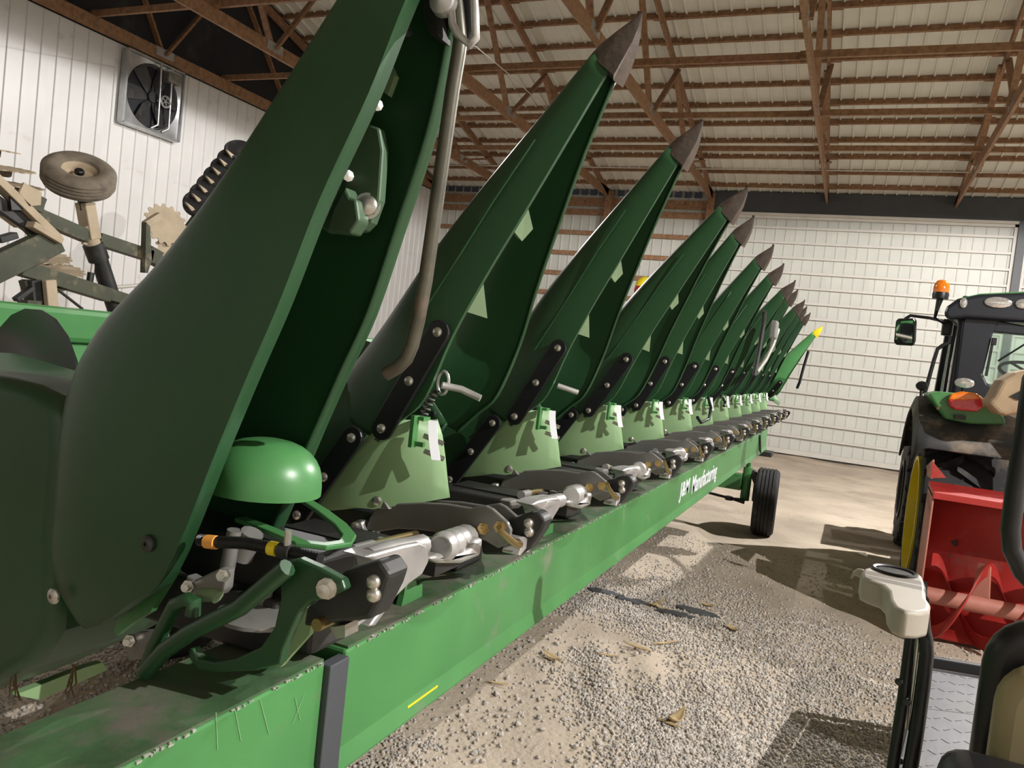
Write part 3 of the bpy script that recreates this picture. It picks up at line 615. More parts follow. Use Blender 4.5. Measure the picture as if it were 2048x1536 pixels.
U(MB().prism([pX(*z1(x, y), CX+.008) for x, y in ((520, 1170), (600, 1152), (760, 1175), (768, 1200), (690, 1330), (560, 1430), (520, 1440), (580, 1300), (590, 1220))], (-.04, 0, 0)), 'nose_lip_near', 'nose_lip', M['steel'], u0, smooth=.7, bevel=.006)
U(MB().tube([pX(*z1(x, y), CX+.012) for x, y in ((170, 1385), (330, 1310), (460, 1260), (520, 1245))], .0085, 12), 'retaining_pin_near', 'retaining_pin', M['zinc'], u0, smooth=1)
for (x, y) in ((757, 940), (757, 1070)): U(MB().lathe([(.010, 0), (.009, .006), (.005, .009), (.001, .010)], pY(*z1(x, y), .859), (.2, -1, 0), n=14), 'bodybolt_near', 'bolt', M['bolt'], u0, smooth=.8)
U(MB().tube(rollpath(), [.021+.006*abs(math.sin(i*math.pi/10)) for i in range(41)], 14), 'stalk_roll_near', 'stalk_roll', M['steel'], u0, smooth=1).location = (0, .0, 0)
U(MB().prism([pY(x, y, .86) for x, y in ((660, 1255), (690, 1250), (690, 1275), (672, 1278))], (0, .03, 0)), 'foot_bolt', 'bolt', M['bolt'], u0)
HP = .83
hook = [(575, 1122), (597, 1117), (640, 1136), (684, 1160), (690, 1180), (655, 1198), (622, 1203), (600, 1222), (582, 1262), (566, 1300), (560, 1330), (510, 1342), (430, 1346), (395, 1340), (378, 1318), (376, 1298), (384, 1297), (396, 1318), (430, 1325), (470, 1318), (520, 1295), (548, 1255), (560, 1200), (562, 1160)]
B(MB().prism([pY(x, y, HP) for x, y in hook], (0, .016, 0)), 'hook_plate', M['poly'], head, bevel=.003)  # same green as the frame; darker material stands in for shade
B(MB().lathe([(.014, 0), (.014, .004), (.009, .004), (.009, .016), (.001, .017)], pY(655, 1176, HP), (.3, -1, 0), n=10), 'bolt', M['bolt'], head)
B(MB().prism([pY(x, y, HP+.09) for x, y in ((612, 1212), (625, 1240), (618, 1270), (560, 1335), (548, 1332), (560, 1280), (585, 1230))], (0, .01, 0)), 'side_plate', M['skirt'], head)  # lit face beside the hook plate, light put into the pale green
B(MB().tube([pY(x, y, HP-.02) for x, y in ((575, 1135), (480, 1215), (380, 1265), (330, 1300), (290, 1345))], .012, 10), 'lift_rod', M['poly'], head, smooth=1)  # darker green than the rod itself, shade put into the colour
B(MB().tube([pY(x, y, HP) for x, y in ((385, 1230), (388, 1205), (375, 1200), (350, 1210), (310, 1290), (285, 1360))], .011, 10), 'lift_handle', M['poly'], head, smooth=1)  # shade on the handle put into the darker green
for q, (pts) in enumerate((((368, 1205), (372, 1150), (390, 1160), (440, 1136), (452, 1142), (448, 1180), (440, 1190), (400, 1198)), ((252, 1300), (254, 1275), (275, 1265), (320, 1262), (320, 1280), (300, 1318), (255, 1322)))):
    B(MB().prism([pY(x, y, .90) for x, y in pts], (0, .02, 0)), 'hinge_plate', M['cast'], head, bevel=.003)
for (x, y) in ((378, 1172), (448, 1150), (262, 1280)): B(MB().lathe([(.010, 0), (.010, .006), (.006, .006), (.006, .016), (.001, .016)], pY(x, y, .90), (.4, -1, .1), n=6), 'bolt', M['bolt'], head)
B(MB().prism([pY(x, y, .93) for x, y in ((228, 1260), (240, 1230), (262, 1222), (330, 1140), (352, 1142), (300, 1225), (262, 1248), (232, 1272))], (0, .012, 0)), 'mount_plate', M['paint'], head)
B(MB().tube([pY(x, y, .86) for x, y in ((400, 1190), (430, 1190), (436, 1195))], .010, 10), 'pivot_stub', M['pale'], head, smooth=1)
dm = MB(); c0 = pY(512, 955, 1.0)
secs = []
for i in range(9):
    a = i/8*math.pi/2; r = math.cos(a)**.8; secs.append([c0+Vector((.094*r*math.cos(t), .088*r*math.sin(t)+.02, .074*math.sin(a)**.9-.012)) for t in [j*2*math.pi/28 for j in range(28)]])
secs.insert(0, [v+Vector((0, 0, -.012)) for v in secs[0]])
dm.loft(secs, closed=True, caps=True); B(dm, 'bumper_dome', M['paint'], head, smooth=.9)
LZ = H-.335
lp = [pZ(x, y, LZ) for x, y in ((480, 1043), (540, 1066), (600, 1092), (650, 1098), (690, 1092), (698, 1078), (680, 1055), (645, 1028), (605, 1002), (560, 1000))]
def ribbon(path, w, th):
    secs = []
    for i, p in enumerate(path):
        t = (path[min(i+1, len(path)-1)]-path[max(i-1, 0)]).normalized(); n = t.cross(Vector((0, 0, 1))).normalized()
        secs.append([p+n*w/2, p-n*w/2, p-n*w/2+Vector((0, 0, th)), p+n*w/2+Vector((0, 0, th))])
    return MB().loft(secs, closed=True, caps=True)
B(ribbon(lp, .022, .008), 'loop_guard', M['paint'], head, bevel=.002)
hp = [pY(x, y, .87) for x, y in ((400, 1080), (430, 1084), (490, 1086), (545, 1096), (590, 1106), (640, 1118))]
def dense(path, n):
    out = []
    for i in range(len(path)-1): out += [path[i].lerp(path[i+1], k/n) for k in range(n)]
    return out+[path[-1]]
hd_ = dense(hp, 18)
B(MB().tube(hd_, [.0064 if i % 2 else .0090 for i in range(len(hd_))], 12), 'corrugated_hose', M['black'], head, smooth=2)
B(MB().tube([pY(413, 1083, .868), pY(433, 1085, .868)], .0098, 14), 'hose_band', mat('orange_tape', (.75, .33, .06), .5), head, smooth=1)
B(MB().tube([pY(540, 1096, .868), pY(556, 1099, .868)], .0098, 14), 'hose_band', M['yellow'], head, smooth=1)
B(MB().tube([pY(560, 1099, .868), pY(582, 1104, .868)], .0108, 14), 'hose_clamp', M['dark'], head, smooth=1)
B(MB().tube([pY(574, 1100, .866), pY(577, 1062, .866)], .005, 8), 'clamp_bolt', M['bolt'], head)
B(MB().tube([pY(470, 1060, .95), pY(455, 1135, .95)], .012, 10), 'damper_rod', M['cast'], head, smooth=1)
B(MB().tube([pY(505, 1065, .97), pY(482, 1115, .97)], .018, 12), 'damper_body', M['cast'], head, smooth=1)
B(MB().box(pY(500, 1150, 1.05), (.35, .1, .16)), 'gearcase', M['dark'], head, bevel=.01)
B(MB().lathe([(.07, 0), (.07, .006), (.03, .02), (.012, .02), (.012, .05), (.001, .05)], pY(525, 1232, .98), (0, 0, 1), n=20), 'sprocket_hub', M['cast'], head, smooth=.6)
for (x0, y0) in ((150, 1330), (33, 1335)):
    for q in range(5):
        a = pY(x0+random.uniform(-4, 4), y0, .95); B(MB().tube([a, a+Vector((random.uniform(-.012, .012), 0, -.03)), a+Vector((random.uniform(-.02, .02), 0, -.055))], [.002, .0015, .0008], 5), 'dry_stalk', M['straw'], head)
# hydraulic hose loops hanging between the far dividers
for (px_) in (((1395, 835), (1402, 845), (1418, 838), (1422, 815), (1416, 795)), ((1448, 812), (1450, 805), (1446, 795), (1441, 792))):
    B(MB().tube([pX(x, y, -.80) for x, y in px_], .010, 8), 'hydraulic_hose', M['black'], head, smooth=1)
B(MB().tube([pX(x, y, -.66) for x, y in ((1555, 660), (1545, 690), (1530, 720), (1512, 745))], .022, 8), 'chain_strap', M['bolt'], head, smooth=1)
B(MB().tube([pX(x, y, -.64) for x, y in ((1529, 622), (1527, 650), (1518, 700), (1508, 752))], .016, 8), 'support_rod', M['dark'], head, smooth=1)
B(MB().box(pX(1548, 660, -.60), (.05, .18, .14)), 'chain_box', M['cast'], head, bevel=.01)
# ================================================================== HEADER CART
XB = -.70; ZT, ZB = H-.520, H-.727
cart = top('header_cart', 'green header transport cart with a long box beam carrying the corn head', 'trailer', (XB-.1, 4.4, 0))
YE = 8.33
fb = MB(); prof = [(XB, ZT), (XB, ZB+.038), (XB+.012, ZB), (XB-.15, ZB), (XB-.16, ZT)]
for ya, yb in ((.25, 1.03), (1.085, YE)):
    fb.prism([(x, ya, z) for x, z in prof], (0, yb-ya, 0))
B(fb, 'front_beam', M['paint'], cart, bevel=.006)
wt = MB()
for ya, yb in ((.25, 1.03), (1.085, YE)): wt.box((XB-.079, (ya+yb)/2, ZT+.002), (.156, yb-ya-.01, .004))
B(wt, 'worn_top', M['worn'], cart)
wm = MB()
for i in range(420):
    y = .3+abs(random.gauss(0, 1))*2.2 if i % 2 else random.uniform(.3, 8)
    if 1.02 < y < 1.10 or y > 8.2: continue
    wm.box((XB+.0005, y, ZT-random.uniform(.0, .004)), (.003, random.uniform(.002, .009), random.uniform(.0015, .004)))
B_c = B(wm, 'chipped_edge', mat('bare_steel_chips', (.30, .32, .26), .6, var=.4, scale=60), cart)
B(MB().box((XB-.002, 1.0575, (ZT+ZB)/2-.008), (.022, .052, ZT-ZB+.0)), 'beam_strap', M['hdr'], cart, bevel=.002)
B(MB().box((XB-.02, 1.045, ZB-.03), (.17, .13, .035)), 'clamp_plate', M['dark'], cart, bevel=.004)
B(MB().box((XB+.07, 1.11, ZB-.045), (.10, .06, .03)), 'clamp_foot', M['dark'], cart, bevel=.004)
B(MB().lathe([(.019, 0), (.019, .003), (.013, .003), (.013, .016), (.007, .016), (.007, .022), (.001, .022)], (XB+.035, 1.045, ZB-.012), (0, 0, 1), n=6), 'bolt', M['cast'], cart)
B(MB().tube([pX(680, 1285, XB-.05), pX(640, 1270, XB-.06)], .014, 6), 'set_bolt', M['bolt'], cart)
yl = [pX(815, 1415, XB+.004), pX(875, 1372, XB+.004)]
B(MB().bar(yl[0], yl[1], .002, .004), 'yellow_scuff', M['yellow'], cart)
for (a, b) in (((590, 1395), (600, 1440)), ((608, 1390), (585, 1447)), ((432, 1425), (435, 1500)), ((470, 1420), (482, 1482)), ((520, 1400), (538, 1468))):
    B(MB().bar(pX(*a, XB+.0012), pX(*b, XB+.0012), .0006, .0009, up=(1, 0, 0)), 'scratch', M['scr'], cart)
B_c['kind'] = 'stuff'
# lettering
def text_mesh(s, size, origin, wid):
    c = bpy.data.curves.new('lettering', 'FONT'); c.body = s; c.size = size; c.extrude = .001; c.offset = .0015; c.space_character = 1.05
    o = bpy.data.objects.new('tmp', c); COL.objects.link(o); dg = bpy.context.evaluated_depsgraph_get(); me = bpy.data.meshes.new_from_object(o.evaluated_get(dg)); bpy.data.objects.remove(o)
    xs = [v.co.x for v in me.vertices]; ys = [v.co.y for v in me.vertices]; sx = wid[0]/(max(xs)-min(xs)); sy = wid[1]/(max(ys)-min(ys)); x0, y0 = min(xs), min(ys)
    for v in me.vertices: v.co = (origin[0]+v.co.z, origin[1]+(v.co.x-x0)*sx, origin[2]+(v.co.y-y0)*sy)
    return me
pa, pb = pX(1357, 1004, XB), pX(1432, 958, XB); pc = pX(1357, 972, XB)
L0, L1_, L2_, L3_ = (pX(*q, XB).y for q in ((1356.4, 1005), (1375.2, 994), (1381.5, 990), (1430.6, 960)))
link(text_mesh('J&M', .1, (XB+.0015, L0, ZB+.062), (L1_-L0, .10)), 'lettering', M['white'], cart)
link(text_mesh('Manufacturing', .1, (XB+.0015, L2_, ZB+.035), (L3_-L2_, .127)), 'lettering', M['white'], cart)
# second letters outline weight
B(MB().box((XB-.08, YE+.02, ZT-.11), (.12, .02, .2)), 'end_cap', M['paint'], cart)
B(MB().box((XB-.04, YE-.10, ZB-.03), (.24, .26, .045)), 'clamp_plate', M['dark'], cart, bevel=.004)
B(MB().tube([pX(1519, 872, XB+.005), pX(1520, 905, XB+.005)], .012, 6), 'beam_strap', M['black'], cart)
# main frame, rear rail, cross tubes
B(MB().box((-1.35, 5.2, .80), (.16, 7.0, .20)), 'main_tube', M['paint'], cart, bevel=.01)
B(MB().box((-1.95, 5.2, .86), (.14, 7.0, .16)), 'rear_rail', M['worn'], cart, bevel=.01)
for y in (1.9, 3.6, 5.6, 8.1): B(MB().box((-1.43, y, .975), (1.15, .10, .09)), 'cross_tube', M['paint'], cart, bevel=.006)
B(MB().bar(pX(260, 1420, -.98), pX(440, 1372, -.98), .10, .03), 'support_channel', M['worn'], cart)
B(MB().prism([pX(x, y, -1.5) for x, y in ((30, 1390), (80, 1400), (215, 1340), (205, 1325), (170, 1335))], (-.02, 0, 0)), 'pale_rail', M['skirt'], cart)
# axle and wheels
wy = 8.68
def cart_wheel(x, y, steer=0, par=cart):
    R = .355; c = Vector((x, y, R-.008)); ax = Vector((math.cos(steer), math.sin(steer), 0))
    prof = [(.20, -.09), (.27, -.115), (.315, -.113), (.338, -.098)]
    for q in (-.075, -.04, -.004, .032, .068): prof += [(.352, q-.014), (.352, q+.012), (.342, q+.013), (.342, q+.020)]
    prof += [(.338, .098), (.315, .113), (.27, .115), (.20, .09), (.19, .0), (.20, -.09)]
    ty = B(MB().lathe(prof, c, ax, n=48, caps=False), 'tyre', M['rubber'], par, smooth=.5)
    B(MB().lathe([(.20, -.07), (.19, -.06), (.185, .05), (.12, .055), (.06, .075), (.05, .10), (.001, .10)], c, ax, n=28, caps=False), 'rim', M['paint'], ty, smooth=.6)
    return ty
cart_wheel(-.665, wy, .06); cart_wheel(-2.25, wy, .06); cart_wheel(-.75, 1.9+.6, 0) if False else None
B(MB().box((-1.42, wy-.05, .52), (1.0, .13, .17)), 'axle', M['paint'], cart, bevel=.006)
B(MB().tube([(-.875, wy-.03, .33), (-.875, wy-.03, .68)], .048, 14), 'kingpin', M['paint'], cart, smooth=.8)
B(MB().tube([(-.875, wy-.03, .68), (-.875, wy-.03, .73)], .028, 6), 'kingpin_nut', M['paint'], cart)
B(MB().prism([(-.875, wy-.05, .66), (-.80, wy-.05, .66), (-.72, wy-.05, .52), (-.72, wy-.05, .30), (-.80, wy-.05, .34), (-.80, wy-.05, .52)], (0, .07, 0)), 'knuckle', M['dark'], cart, bevel=.008)
B(MB().tube([(-.86, wy-.12, .33), (-1.0, wy-.14, .34), (-1.7, wy-.16, .40)], [.03, .014, .014], 8), 'tie_rod', M['dark'], cart)
B(MB().lathe([(.04, -.02), (.04, .02), (.02, .02), (.02, -.02), (.04, -.02)], (-1.02, wy-.14, .34), (0, 0, 1), n=14, caps=False), 'tie_rod_eye', M['dark'], cart)
for y in (wy-.05,): B(MB().box((-1.35, y, .66), (.2, .16, .14)), 'axle_mount', M['paint'], cart)
for x in (-1.95, -2.85): cart_wheel(x, 2.9)
B(MB().box((-2.1, 2.9, .50), (1.5, .12, .14)), 'axle', M['paint'], cart, bevel=.006)
B(MB().box((-1.40, 2.9, .64), (.2, .2, .16)), 'axle_mount', M['paint'], cart)
# stands between head and main tube
for y in (1.9, 3.6, 5.6, 8.1): B(MB().box((-1.95, y, .93), (.12, .12, .08)), 'saddle', M['paint'], cart); B(MB().box((-1.40, y, .90), (.12, .12, .10)), 'saddle', M['paint'], cart)
# ================================================================== TRACTOR
TY = 7.0
tr_ = top('tractor', 'green utility tractor with black cab and orange beacon parked rear end outward', 'tractor', (1.4, 8.2, 0))
def big_tyre(x, y, R, W, rr, par, nl, name='rear_tyre'):
    c = Vector((x, y, R-.01)); ax = Vector((1, 0, 0)); h = W/2
    prof = [(rr, -h*.7), (rr+.05, -h*.95), (R*.82, -h), (R*.93, -h*.92), (R*.955, -h*.6), (R*.96, 0), (R*.955, h*.6), (R*.93, h*.92), (R*.82, h), (rr+.05, h*.95), (rr, h*.7), (rr-.01, 0), (rr, -h*.7)]
    t = B(MB().lathe(prof, c, ax, n=56, caps=False), name, M['rubber'], par, smooth=.6)
    lug = MB().add([(-h*.98, -.05, -.045), (0.02, .10, -.03), (.02, .145, -.03), (-h*.98, .0, -.045), (-h*.98, -.05, 0.0), (.02, .10, .045), (.02, .145, .045), (-h*.98, 0, 0.0)], [(0, 1, 2, 3), (7, 6, 5, 4), (0, 4, 5, 1), (1, 5, 6, 2), (2, 6, 7, 3), (3, 7, 4, 0)])
    me = lug.mesh('tread_lug'); fix_normals(me); me.materials.append(M['rubber'])
    me2 = MB().add([(-v[0], v[1], v[2]) for v in lug.v], lug.f).mesh('tread_lug'); fix_normals(me2); me2.materials.append(M['rubber'])
    for i in range(nl):
        for s, mm in ((0, me), (.5, me2)):
            o = bpy.data.objects.new('tread_lug', mm); COL.objects.link(o); o.parent = t
            a = 2*math.pi*(i+s)/nl; o.matrix_parent_inverse = Matrix.Translation(-Vector(par['_o']))
            o.parent = t; o.matrix_parent_inverse = Matrix.Identity(4)
            o.matrix_basis = Matrix.Translation(c) @ Matrix.Rotation(a, 4, 'X') @ Matrix.Translation((0, 0, R*.96))
    rim = B(MB().lathe([(rr+.005, -h*.72), (rr+.012, -h*1.02), (rr-.015, -h*1.02), (rr-.03, -h*.7), (rr-.04, -h*.1), (rr*.55, 0), (rr*.4, .02), (rr*.38, -.06), (.06, -.07), (.05, -.12), (.001, -.12)], c, ax, n=48, caps=False), 'rim', M['yellow'] if name == 'rear_tyre' else M['black'], t, smooth=.6)
    B(MB().lathe([(rr+.005, h*.72), (rr+.015, h*.80), (rr-.01, h*.80), (rr-.03, h*.6), (rr-.04, .02)], c, ax, n=48, caps=False), 'inner_rim', M['yellow'], t, smooth=.6)
    return t
big_tyre(.79, TY, .70, .46, .46, tr_, 21); big_tyre(2.43, TY, .70, .46, .46, tr_, 21)
big_tyre(.80, 9.55, .62, .34, .30, tr_, 18, 'front_tyre'); big_tyre(2.42, 9.55, .62, .34, .30, tr_, 18, 'front_tyre')
B(MB().bar((.9, TY, .70), (2.3, TY, .70), .22, .22), 'rear_axle', M['black'], tr_); B(MB().bar((.9, 9.55, .62), (2.3, 9.55, .62), .16, .16), 'front_axle', M['black'], tr_)
B(MB().box((1.61, 8.3, .80), (.55, 3.0, .5)), 'chassis', M['black'], tr_, bevel=.04)
B(MB().prism([(1.25, 8.95, 1.0), (1.25, 8.95, 1.62), (1.25, 10.6, 1.40), (1.25, 10.75, 1.2), (1.25, 10.75, .8), (1.25, 8.95, .8)], (.72, 0, 0)), 'hood', M['paint'], tr_, bevel=.05)
def fender(x0, x1, name, s=1):
    prof = []
    for a in [.60+i*(2.05/12) for i in range(13)]:
        prof.append((TY-.84*math.cos(a)*1.0, .80+.84*math.sin(a)))
    secs = []
    for x, dz, dy in ((x0, -.10, .05), (x0+.03*s, -.01, 0), (x0+.10*s, .005, 0), (x1, .0, 0)):
        secs.append([Vector((x, y+(dy if y < TY else -dy), z+dz)) for y, z in prof])
    return B(MB().loft(secs, closed=False), name, M['dusty'], tr_, smooth=.9, solid=.015)
fender(.46, 1.28, 'fender'); fender(2.76, 1.94, 'fender', -1)
B(MB().box((.80, 9.5, 1.27), (.34, .9, .04)), 'front_fender', M['black'], tr_, bevel=.02)
# green fender shoulder with tail lamp
gs = MB(); gs.prism([pY(x, y, 6.45) for x, y in ((1856, 787), (1880, 783), (1960, 790), (2010, 835), (2012, 850), (1940, 848), (1890, 838), (1872, 812))], (0, .5, 0)); B(gs, 'fender_shoulder', M['paint'], tr_, bevel=.02, seg=3)
lampb = [(1897, 800), (1902, 788), (1925, 783), (1955, 787), (1966, 798), (1968, 815), (1955, 824), (1910, 820), (1898, 812)]
B(MB().prism([pY(x, y, 6.40) for x, y in lampb], (0, .12, 0)), 'tail_lamp', M['redlens'], tr_, bevel=.015, seg=3)
B(MB().prism([pY(x, y, 6.39) for x, y in ((1897, 800), (1902, 788), (1925, 783), (1955, 787), (1965, 798), (1930, 801))], (0, .12, 0)), 'turn_lamp', M['amber'], tr_, bevel=.012, seg=3)
B(MB().lathe([(.012, 0), (.012, .02), (.001, .022)], pY(1877, 816, 6.43), (-.3, -1, 0), n=10), 'reflector', M['zinc'], tr_)
B(MB().box(pY(1920, 835, 6.43), (.07, .03, .03)), 'latch', M['dusty'], tr_)
# cab
CYR = 7.45
def cp(x, y, Y=CYR): return pY(x, y, Y)
B(MB().prism([cp(x, y) for x, y in ((1926, 640), (1945, 615), (1998, 618), (2000, 650), (1986, 668), (1966, 748), (1975, 768), (2010, 782), (2060, 795), (2060, 900), (1990, 880), (1900, 830), (1906, 790))], (0, .10, 0)), 'rear_pillar', M['navy'], tr_, bevel=.015)
B(MB().prism([cp(x, y) for x, y in ((2060, 640), (2230, 660), (2220, 900), (2060, 900), (2060, 795), (2160, 800), (2170, 690), (2060, 668))], (0, .10, 0)), 'rear_frame', M['navy'], tr_, bevel=.015)
B(MB().prism([cp(x, y) for x, y in ((1990, 640), (2070, 655), (2070, 672), (1986, 664))], (0, .08, 0)), 'rear_header', M['navy'], tr_, bevel=.01)
B(MB().prism([cp(x, y, CYR+.03) for x, y in ((1986, 662), (2170, 690), (2160, 800), (2010, 785), (1964, 752))], (0, .008, 0)), 'rear_window', M['glass'], tr_)
XL = cp(1915, 700).x
roofp = [(1886, 628), (1893, 612), (1915, 597), (1960, 588), (2060, 584), (2200, 590), (2270, 615), (2280, 650), (2190, 655), (2060, 645), (1990, 640), (1930, 636), (1896, 640)]
B(MB().prism([cp(x, y, CYR-.08) for x, y in roofp], (.30, 1.5, .0)), 'cab_roof', M['navy'], tr_, bevel=.035, seg=3)
B(MB().prism([cp(x, y, CYR-.06) for x, y in ((1899, 609), (1915, 597), (1960, 587), (2060, 582), (2200, 587), (2265, 610), (2200, 594), (2060, 589), (1960, 594), (1920, 602))], (.30, 1.45, 0)), 'roof_panel', M['paint'], tr_, bevel=.01)
for (x, y, rx, rz) in ((1927, 606, .028, .042), (1996, 605, .10, .045), (2046, 608, .055, .04)):
    c = cp(x, y, CYR-.085); secs = []
    for dy, s in ((0, 1), (-.012, .95), (-.02, .6), (-.022, .02)): secs.append([c+Vector((rx*s*math.cos(t), dy, rz*s*math.sin(t))) for t in [j*2*math.pi/24 for j in range(24)]])
    B(MB().loft(secs, caps=True), 'work_lamp', M['lens'], tr_, smooth=.8)
for (ya, yb, xb_, xt) in ((CYR+.05, CYR+.12, XL, XL+.03), (CYR+1.45, CYR+1.25, XL, XL+.05)):
    for xx in (0, 1.45): B(MB().bar((xb_+xx, ya, .95), ((xt if xx == 0 else xt-.08)+xx, yb, 2.50), .07, .09, up=(0, 1, 0)), 'cab_pillar', M['navy'], tr_, bevel=.01)
B(MB().bar((XL+.01, CYR+.75, .95), (XL+.04, CYR+.72, 2.48), .04, .05, up=(0, 1, 0)), 'door_frame', M['navy'], tr_)
B(MB().prism([(XL+.005, CYR+.12, 1.0), (XL+.005, CYR+1.42, 1.0), (XL+.045, CYR+1.24, 2.48), (XL+.03, CYR+.14, 2.48)], (.006, 0, 0)), 'side_window', M['glass'], tr_)
B(MB().prism([(XL+1.45, CYR+.12, 1.0), (XL+1.45, CYR+1.42, 1.0), (XL+1.42, CYR+1.24, 2.48), (XL+1.43, CYR+.14, 2.48)], (.006, 0, 0)), 'side_window', M['glass'], tr_)
B(MB().prism([(XL+.05, CYR+1.44, 1.3), (XL+1.40, CYR+1.44, 1.3), (XL+1.38, CYR+1.26, 2.48), (XL+.08, CYR+1.26, 2.48)], (0, .006, 0)), 'windscreen', M['glass'], tr_)
B(MB().box((XL+.74, CYR+.75, 1.0), (1.45, 1.40, .12)), 'cab_floor', M['black'], tr_)
B(MB().box((XL+.74, CYR+.06, 1.18), (1.40, .10, .50)), 'rear_panel', M['dusty'], tr_)
sw = cp(2050, 742, CYR+.85); B(MB().tube([sw+Vector((.20*math.cos(t), .14*math.sin(t), .08*math.sin(t))) for t in [i*2*math.pi/28 for i in range(29)]], .016, 8, caps=False), 'steering_wheel', M['black'], tr_, smooth=1)
B(MB().tube([sw, sw+Vector((0, .15, -.45))], .03, 8), 'steering_column', M['black'], tr_, smooth=1)
for a in (0, 2.1, 4.2): B(MB().tube([sw, sw+Vector((.20*math.cos(a), .14*math.sin(a), .08*math.sin(a)))], .012, 6), 'wheel_spoke', M['black'], tr_)
B(MB().box((XL+.72, CYR+.42, 1.38), (.5, .45, .14)), 'driver_seat', M['black'], tr_, bevel=.04); B(MB().box((XL+.72, CYR+.22, 1.62), (.46, .10, .42)), 'seat_back', M['black'], tr_, bevel=.04)
B(MB().bar(cp(1986, 680, CYR-.01), cp(1972, 752, CYR-.01), .016, .02), 'wiper_mount', M['black'], tr_)
B(MB().box(cp(1988, 683, CYR-.01), (.035, .03, .06)), 'window_stay', M['black'], tr_, bevel=.004)
B(MB().tube([cp(2060, 682, CYR-.02), cp(1996, 722, CYR-.02)], .008, 6), 'wiper', M['black'], tr_)
# beacon
bc_ = cp(1882, 585, CYR+.25)
B(MB().lathe([(.062, -.055), (.066, -.02), (.062, .0)], bc_, (.0, 0, 1), n=24), 'beacon_base', M['black'], tr_, smooth=.7)
B(MB().lathe([(.062, .0), (.064, .03), (.058, .07), (.040, .098), (.018, .108), (.001, .11)], bc_, (0, 0, 1), n=24), 'beacon_dome', M['amber'], tr_, smooth=.8)
B(MB().tube([bc_+Vector((0, 0, -.05)), bc_+Vector((-.012, 0, -.13)), bc_+Vector((-.02, 0, -.22)), bc_+Vector((.05, 0, -.26)), cp(1905, 640, CYR+.25)], [.028, .018, .014, .012, .012], 8), 'beacon_stalk', M['black'], tr_, smooth=.8)
# mirror and arms
my = 8.2
mo = [(1791, 642), (1796, 637), (1826, 637), (1830, 642), (1828, 682), (1824, 692), (1792, 690), (1787, 684)]
mn = Vector((-.354, -.925, -.136)); mc = pY(1809, 665, my)
def mp_(x, y, off):
    d = ray(x, y); o_ = Vector((0, 0, H)); t_ = (mc+mn*off-o_).dot(mn)/d.dot(mn); return o_+d*t_
mr = B(MB().prism([mp_(x, y, 0) for x, y in mo], -mn*.06), 'wing_mirror', M['black'], tr_, bevel=.01)
B(MB().prism([mp_(x, y, .004) for x, y in ((1793, 643), (1826, 641), (1824, 686), (1791, 685))], -mn*.003), 'mirror_glass', M['mirror'], mr)
B(MB().tube([pY(1810, 638, my+.03), pY(1821, 631, my+.03), pY(1860, 636, my+.0), pY(1902, 646, CYR+.35)], .015, 8), 'mirror_arm', M['black'], tr_, smooth=.8)
B(MB().box(pY(1893, 655, CYR+.35), (.07, .1, .14)), 'mirror_bracket', M['black'], tr_, bevel=.01)
B(MB().tube([pY(x, y, CYR+.1) for x, y in ((1903, 672), (1899, 685), (1885, 691), (1875, 698), (1868, 720), (1849, 788))], .016, 8), 'grab_rail', M['black'], tr_, smooth=1)
B(MB().lathe([(.03, -.05), (.042, 0), (.040, .04), (.02, .06), (.001, .06)], pY(1843, 772, CYR-.1), (0.4, 1, 0), n=16), 'work_lamp', M['black'], tr_, smooth=.8)
B(MB().tube([pY(1843, 776, CYR-.1), pY(1842, 792, CYR-.1)], .012, 8), 'lamp_stem', M['black'], tr_)
c = pY(1929, 766, 6.9); secs = []
for dy, s in ((.06, .5), (.02, .9), (0, 1), (-.012, .95), (-.02, .6), (-.022, .02)): secs.append([c+Vector((.068*s*math.cos(t), dy, .04*s*math.sin(t))) for t in [j*2*math.pi/24 for j in range(24)]])
B(MB().loft(secs, caps=True), 'work_lamp', M['lens'], tr_, smooth=.8); B(MB().tube([c+Vector((0, .04, -.03)), c+Vector((0, .04, -.14))], .014, 8), 'lamp_stem', M['black'], tr_)
# ================================================================== SNOW BLOWER
sb = top('snow_blower', 'red rear-mounted snow blower with open auger housing behind the tractor', 'snow blower', (1.4, 6.1, 0))
SX0, SX1, SYN, SYF = .585, 2.35, 5.9, 6.28
side = [(SYN, .03), (SYN, .95), (SYN+.02, 1.0), (SYF, 1.02), (SYF, .10), (SYF-.1, .03)]
for x, nm in ((SX0, 'faded side plate'), (SX1, 'side plate')):
    o = B(MB().prism([(x, y, z) for y, z in side], (.012, 0, 0)), 'side_plate', M['redworn'] if x == SX0 else M['red'], sb, bevel=.003)
bk = [Vector((SX0, SYF-.0, 1.03))]
bp = [(SYF-.02, 1.04), (SYF, .85), (SYF+.02, .5), (SYF-.02, .22), (SYF-.12, .06), (SYF-.22, .02)]
B(MB().loft([[Vector((SX0, y, z)) for y, z in bp], [Vector((SX1, y, z)) for y, z in bp]], closed=False), 'housing_back', M['red'], sb, smooth=.6, solid=.01)
B(MB().prism([(SX0, SYF, 1.05), (SX0, SYN-.02, 1.02), (SX0, SYN-.02, .975), (SX0, SYF-.02, 1.0)], (SX1-SX0, 0, 0)), 'housing_top', M['red'], sb, bevel=.004)
B(MB().prism([pY(x, y, SYN-.03) for x, y in ((1864, 921), (1893, 956), (1862, 956))], (0, .012, 0)), 'gusset', M['red'], sb)
B(MB().prism([pX(x, y, SX0-.005) for x, y in ((1866, 919), (1862, 957), (1850, 948), (1846, 938))], (.01, 0, 0)), 'gusset', M['redworn'], sb)
ac = Vector((SX0, 6.02, .31))
B(MB().tube([ac, ac+Vector((SX1-SX0, 0, 0))], .055, 16), 'auger_shaft', M['redworn'], sb, smooth=.8)
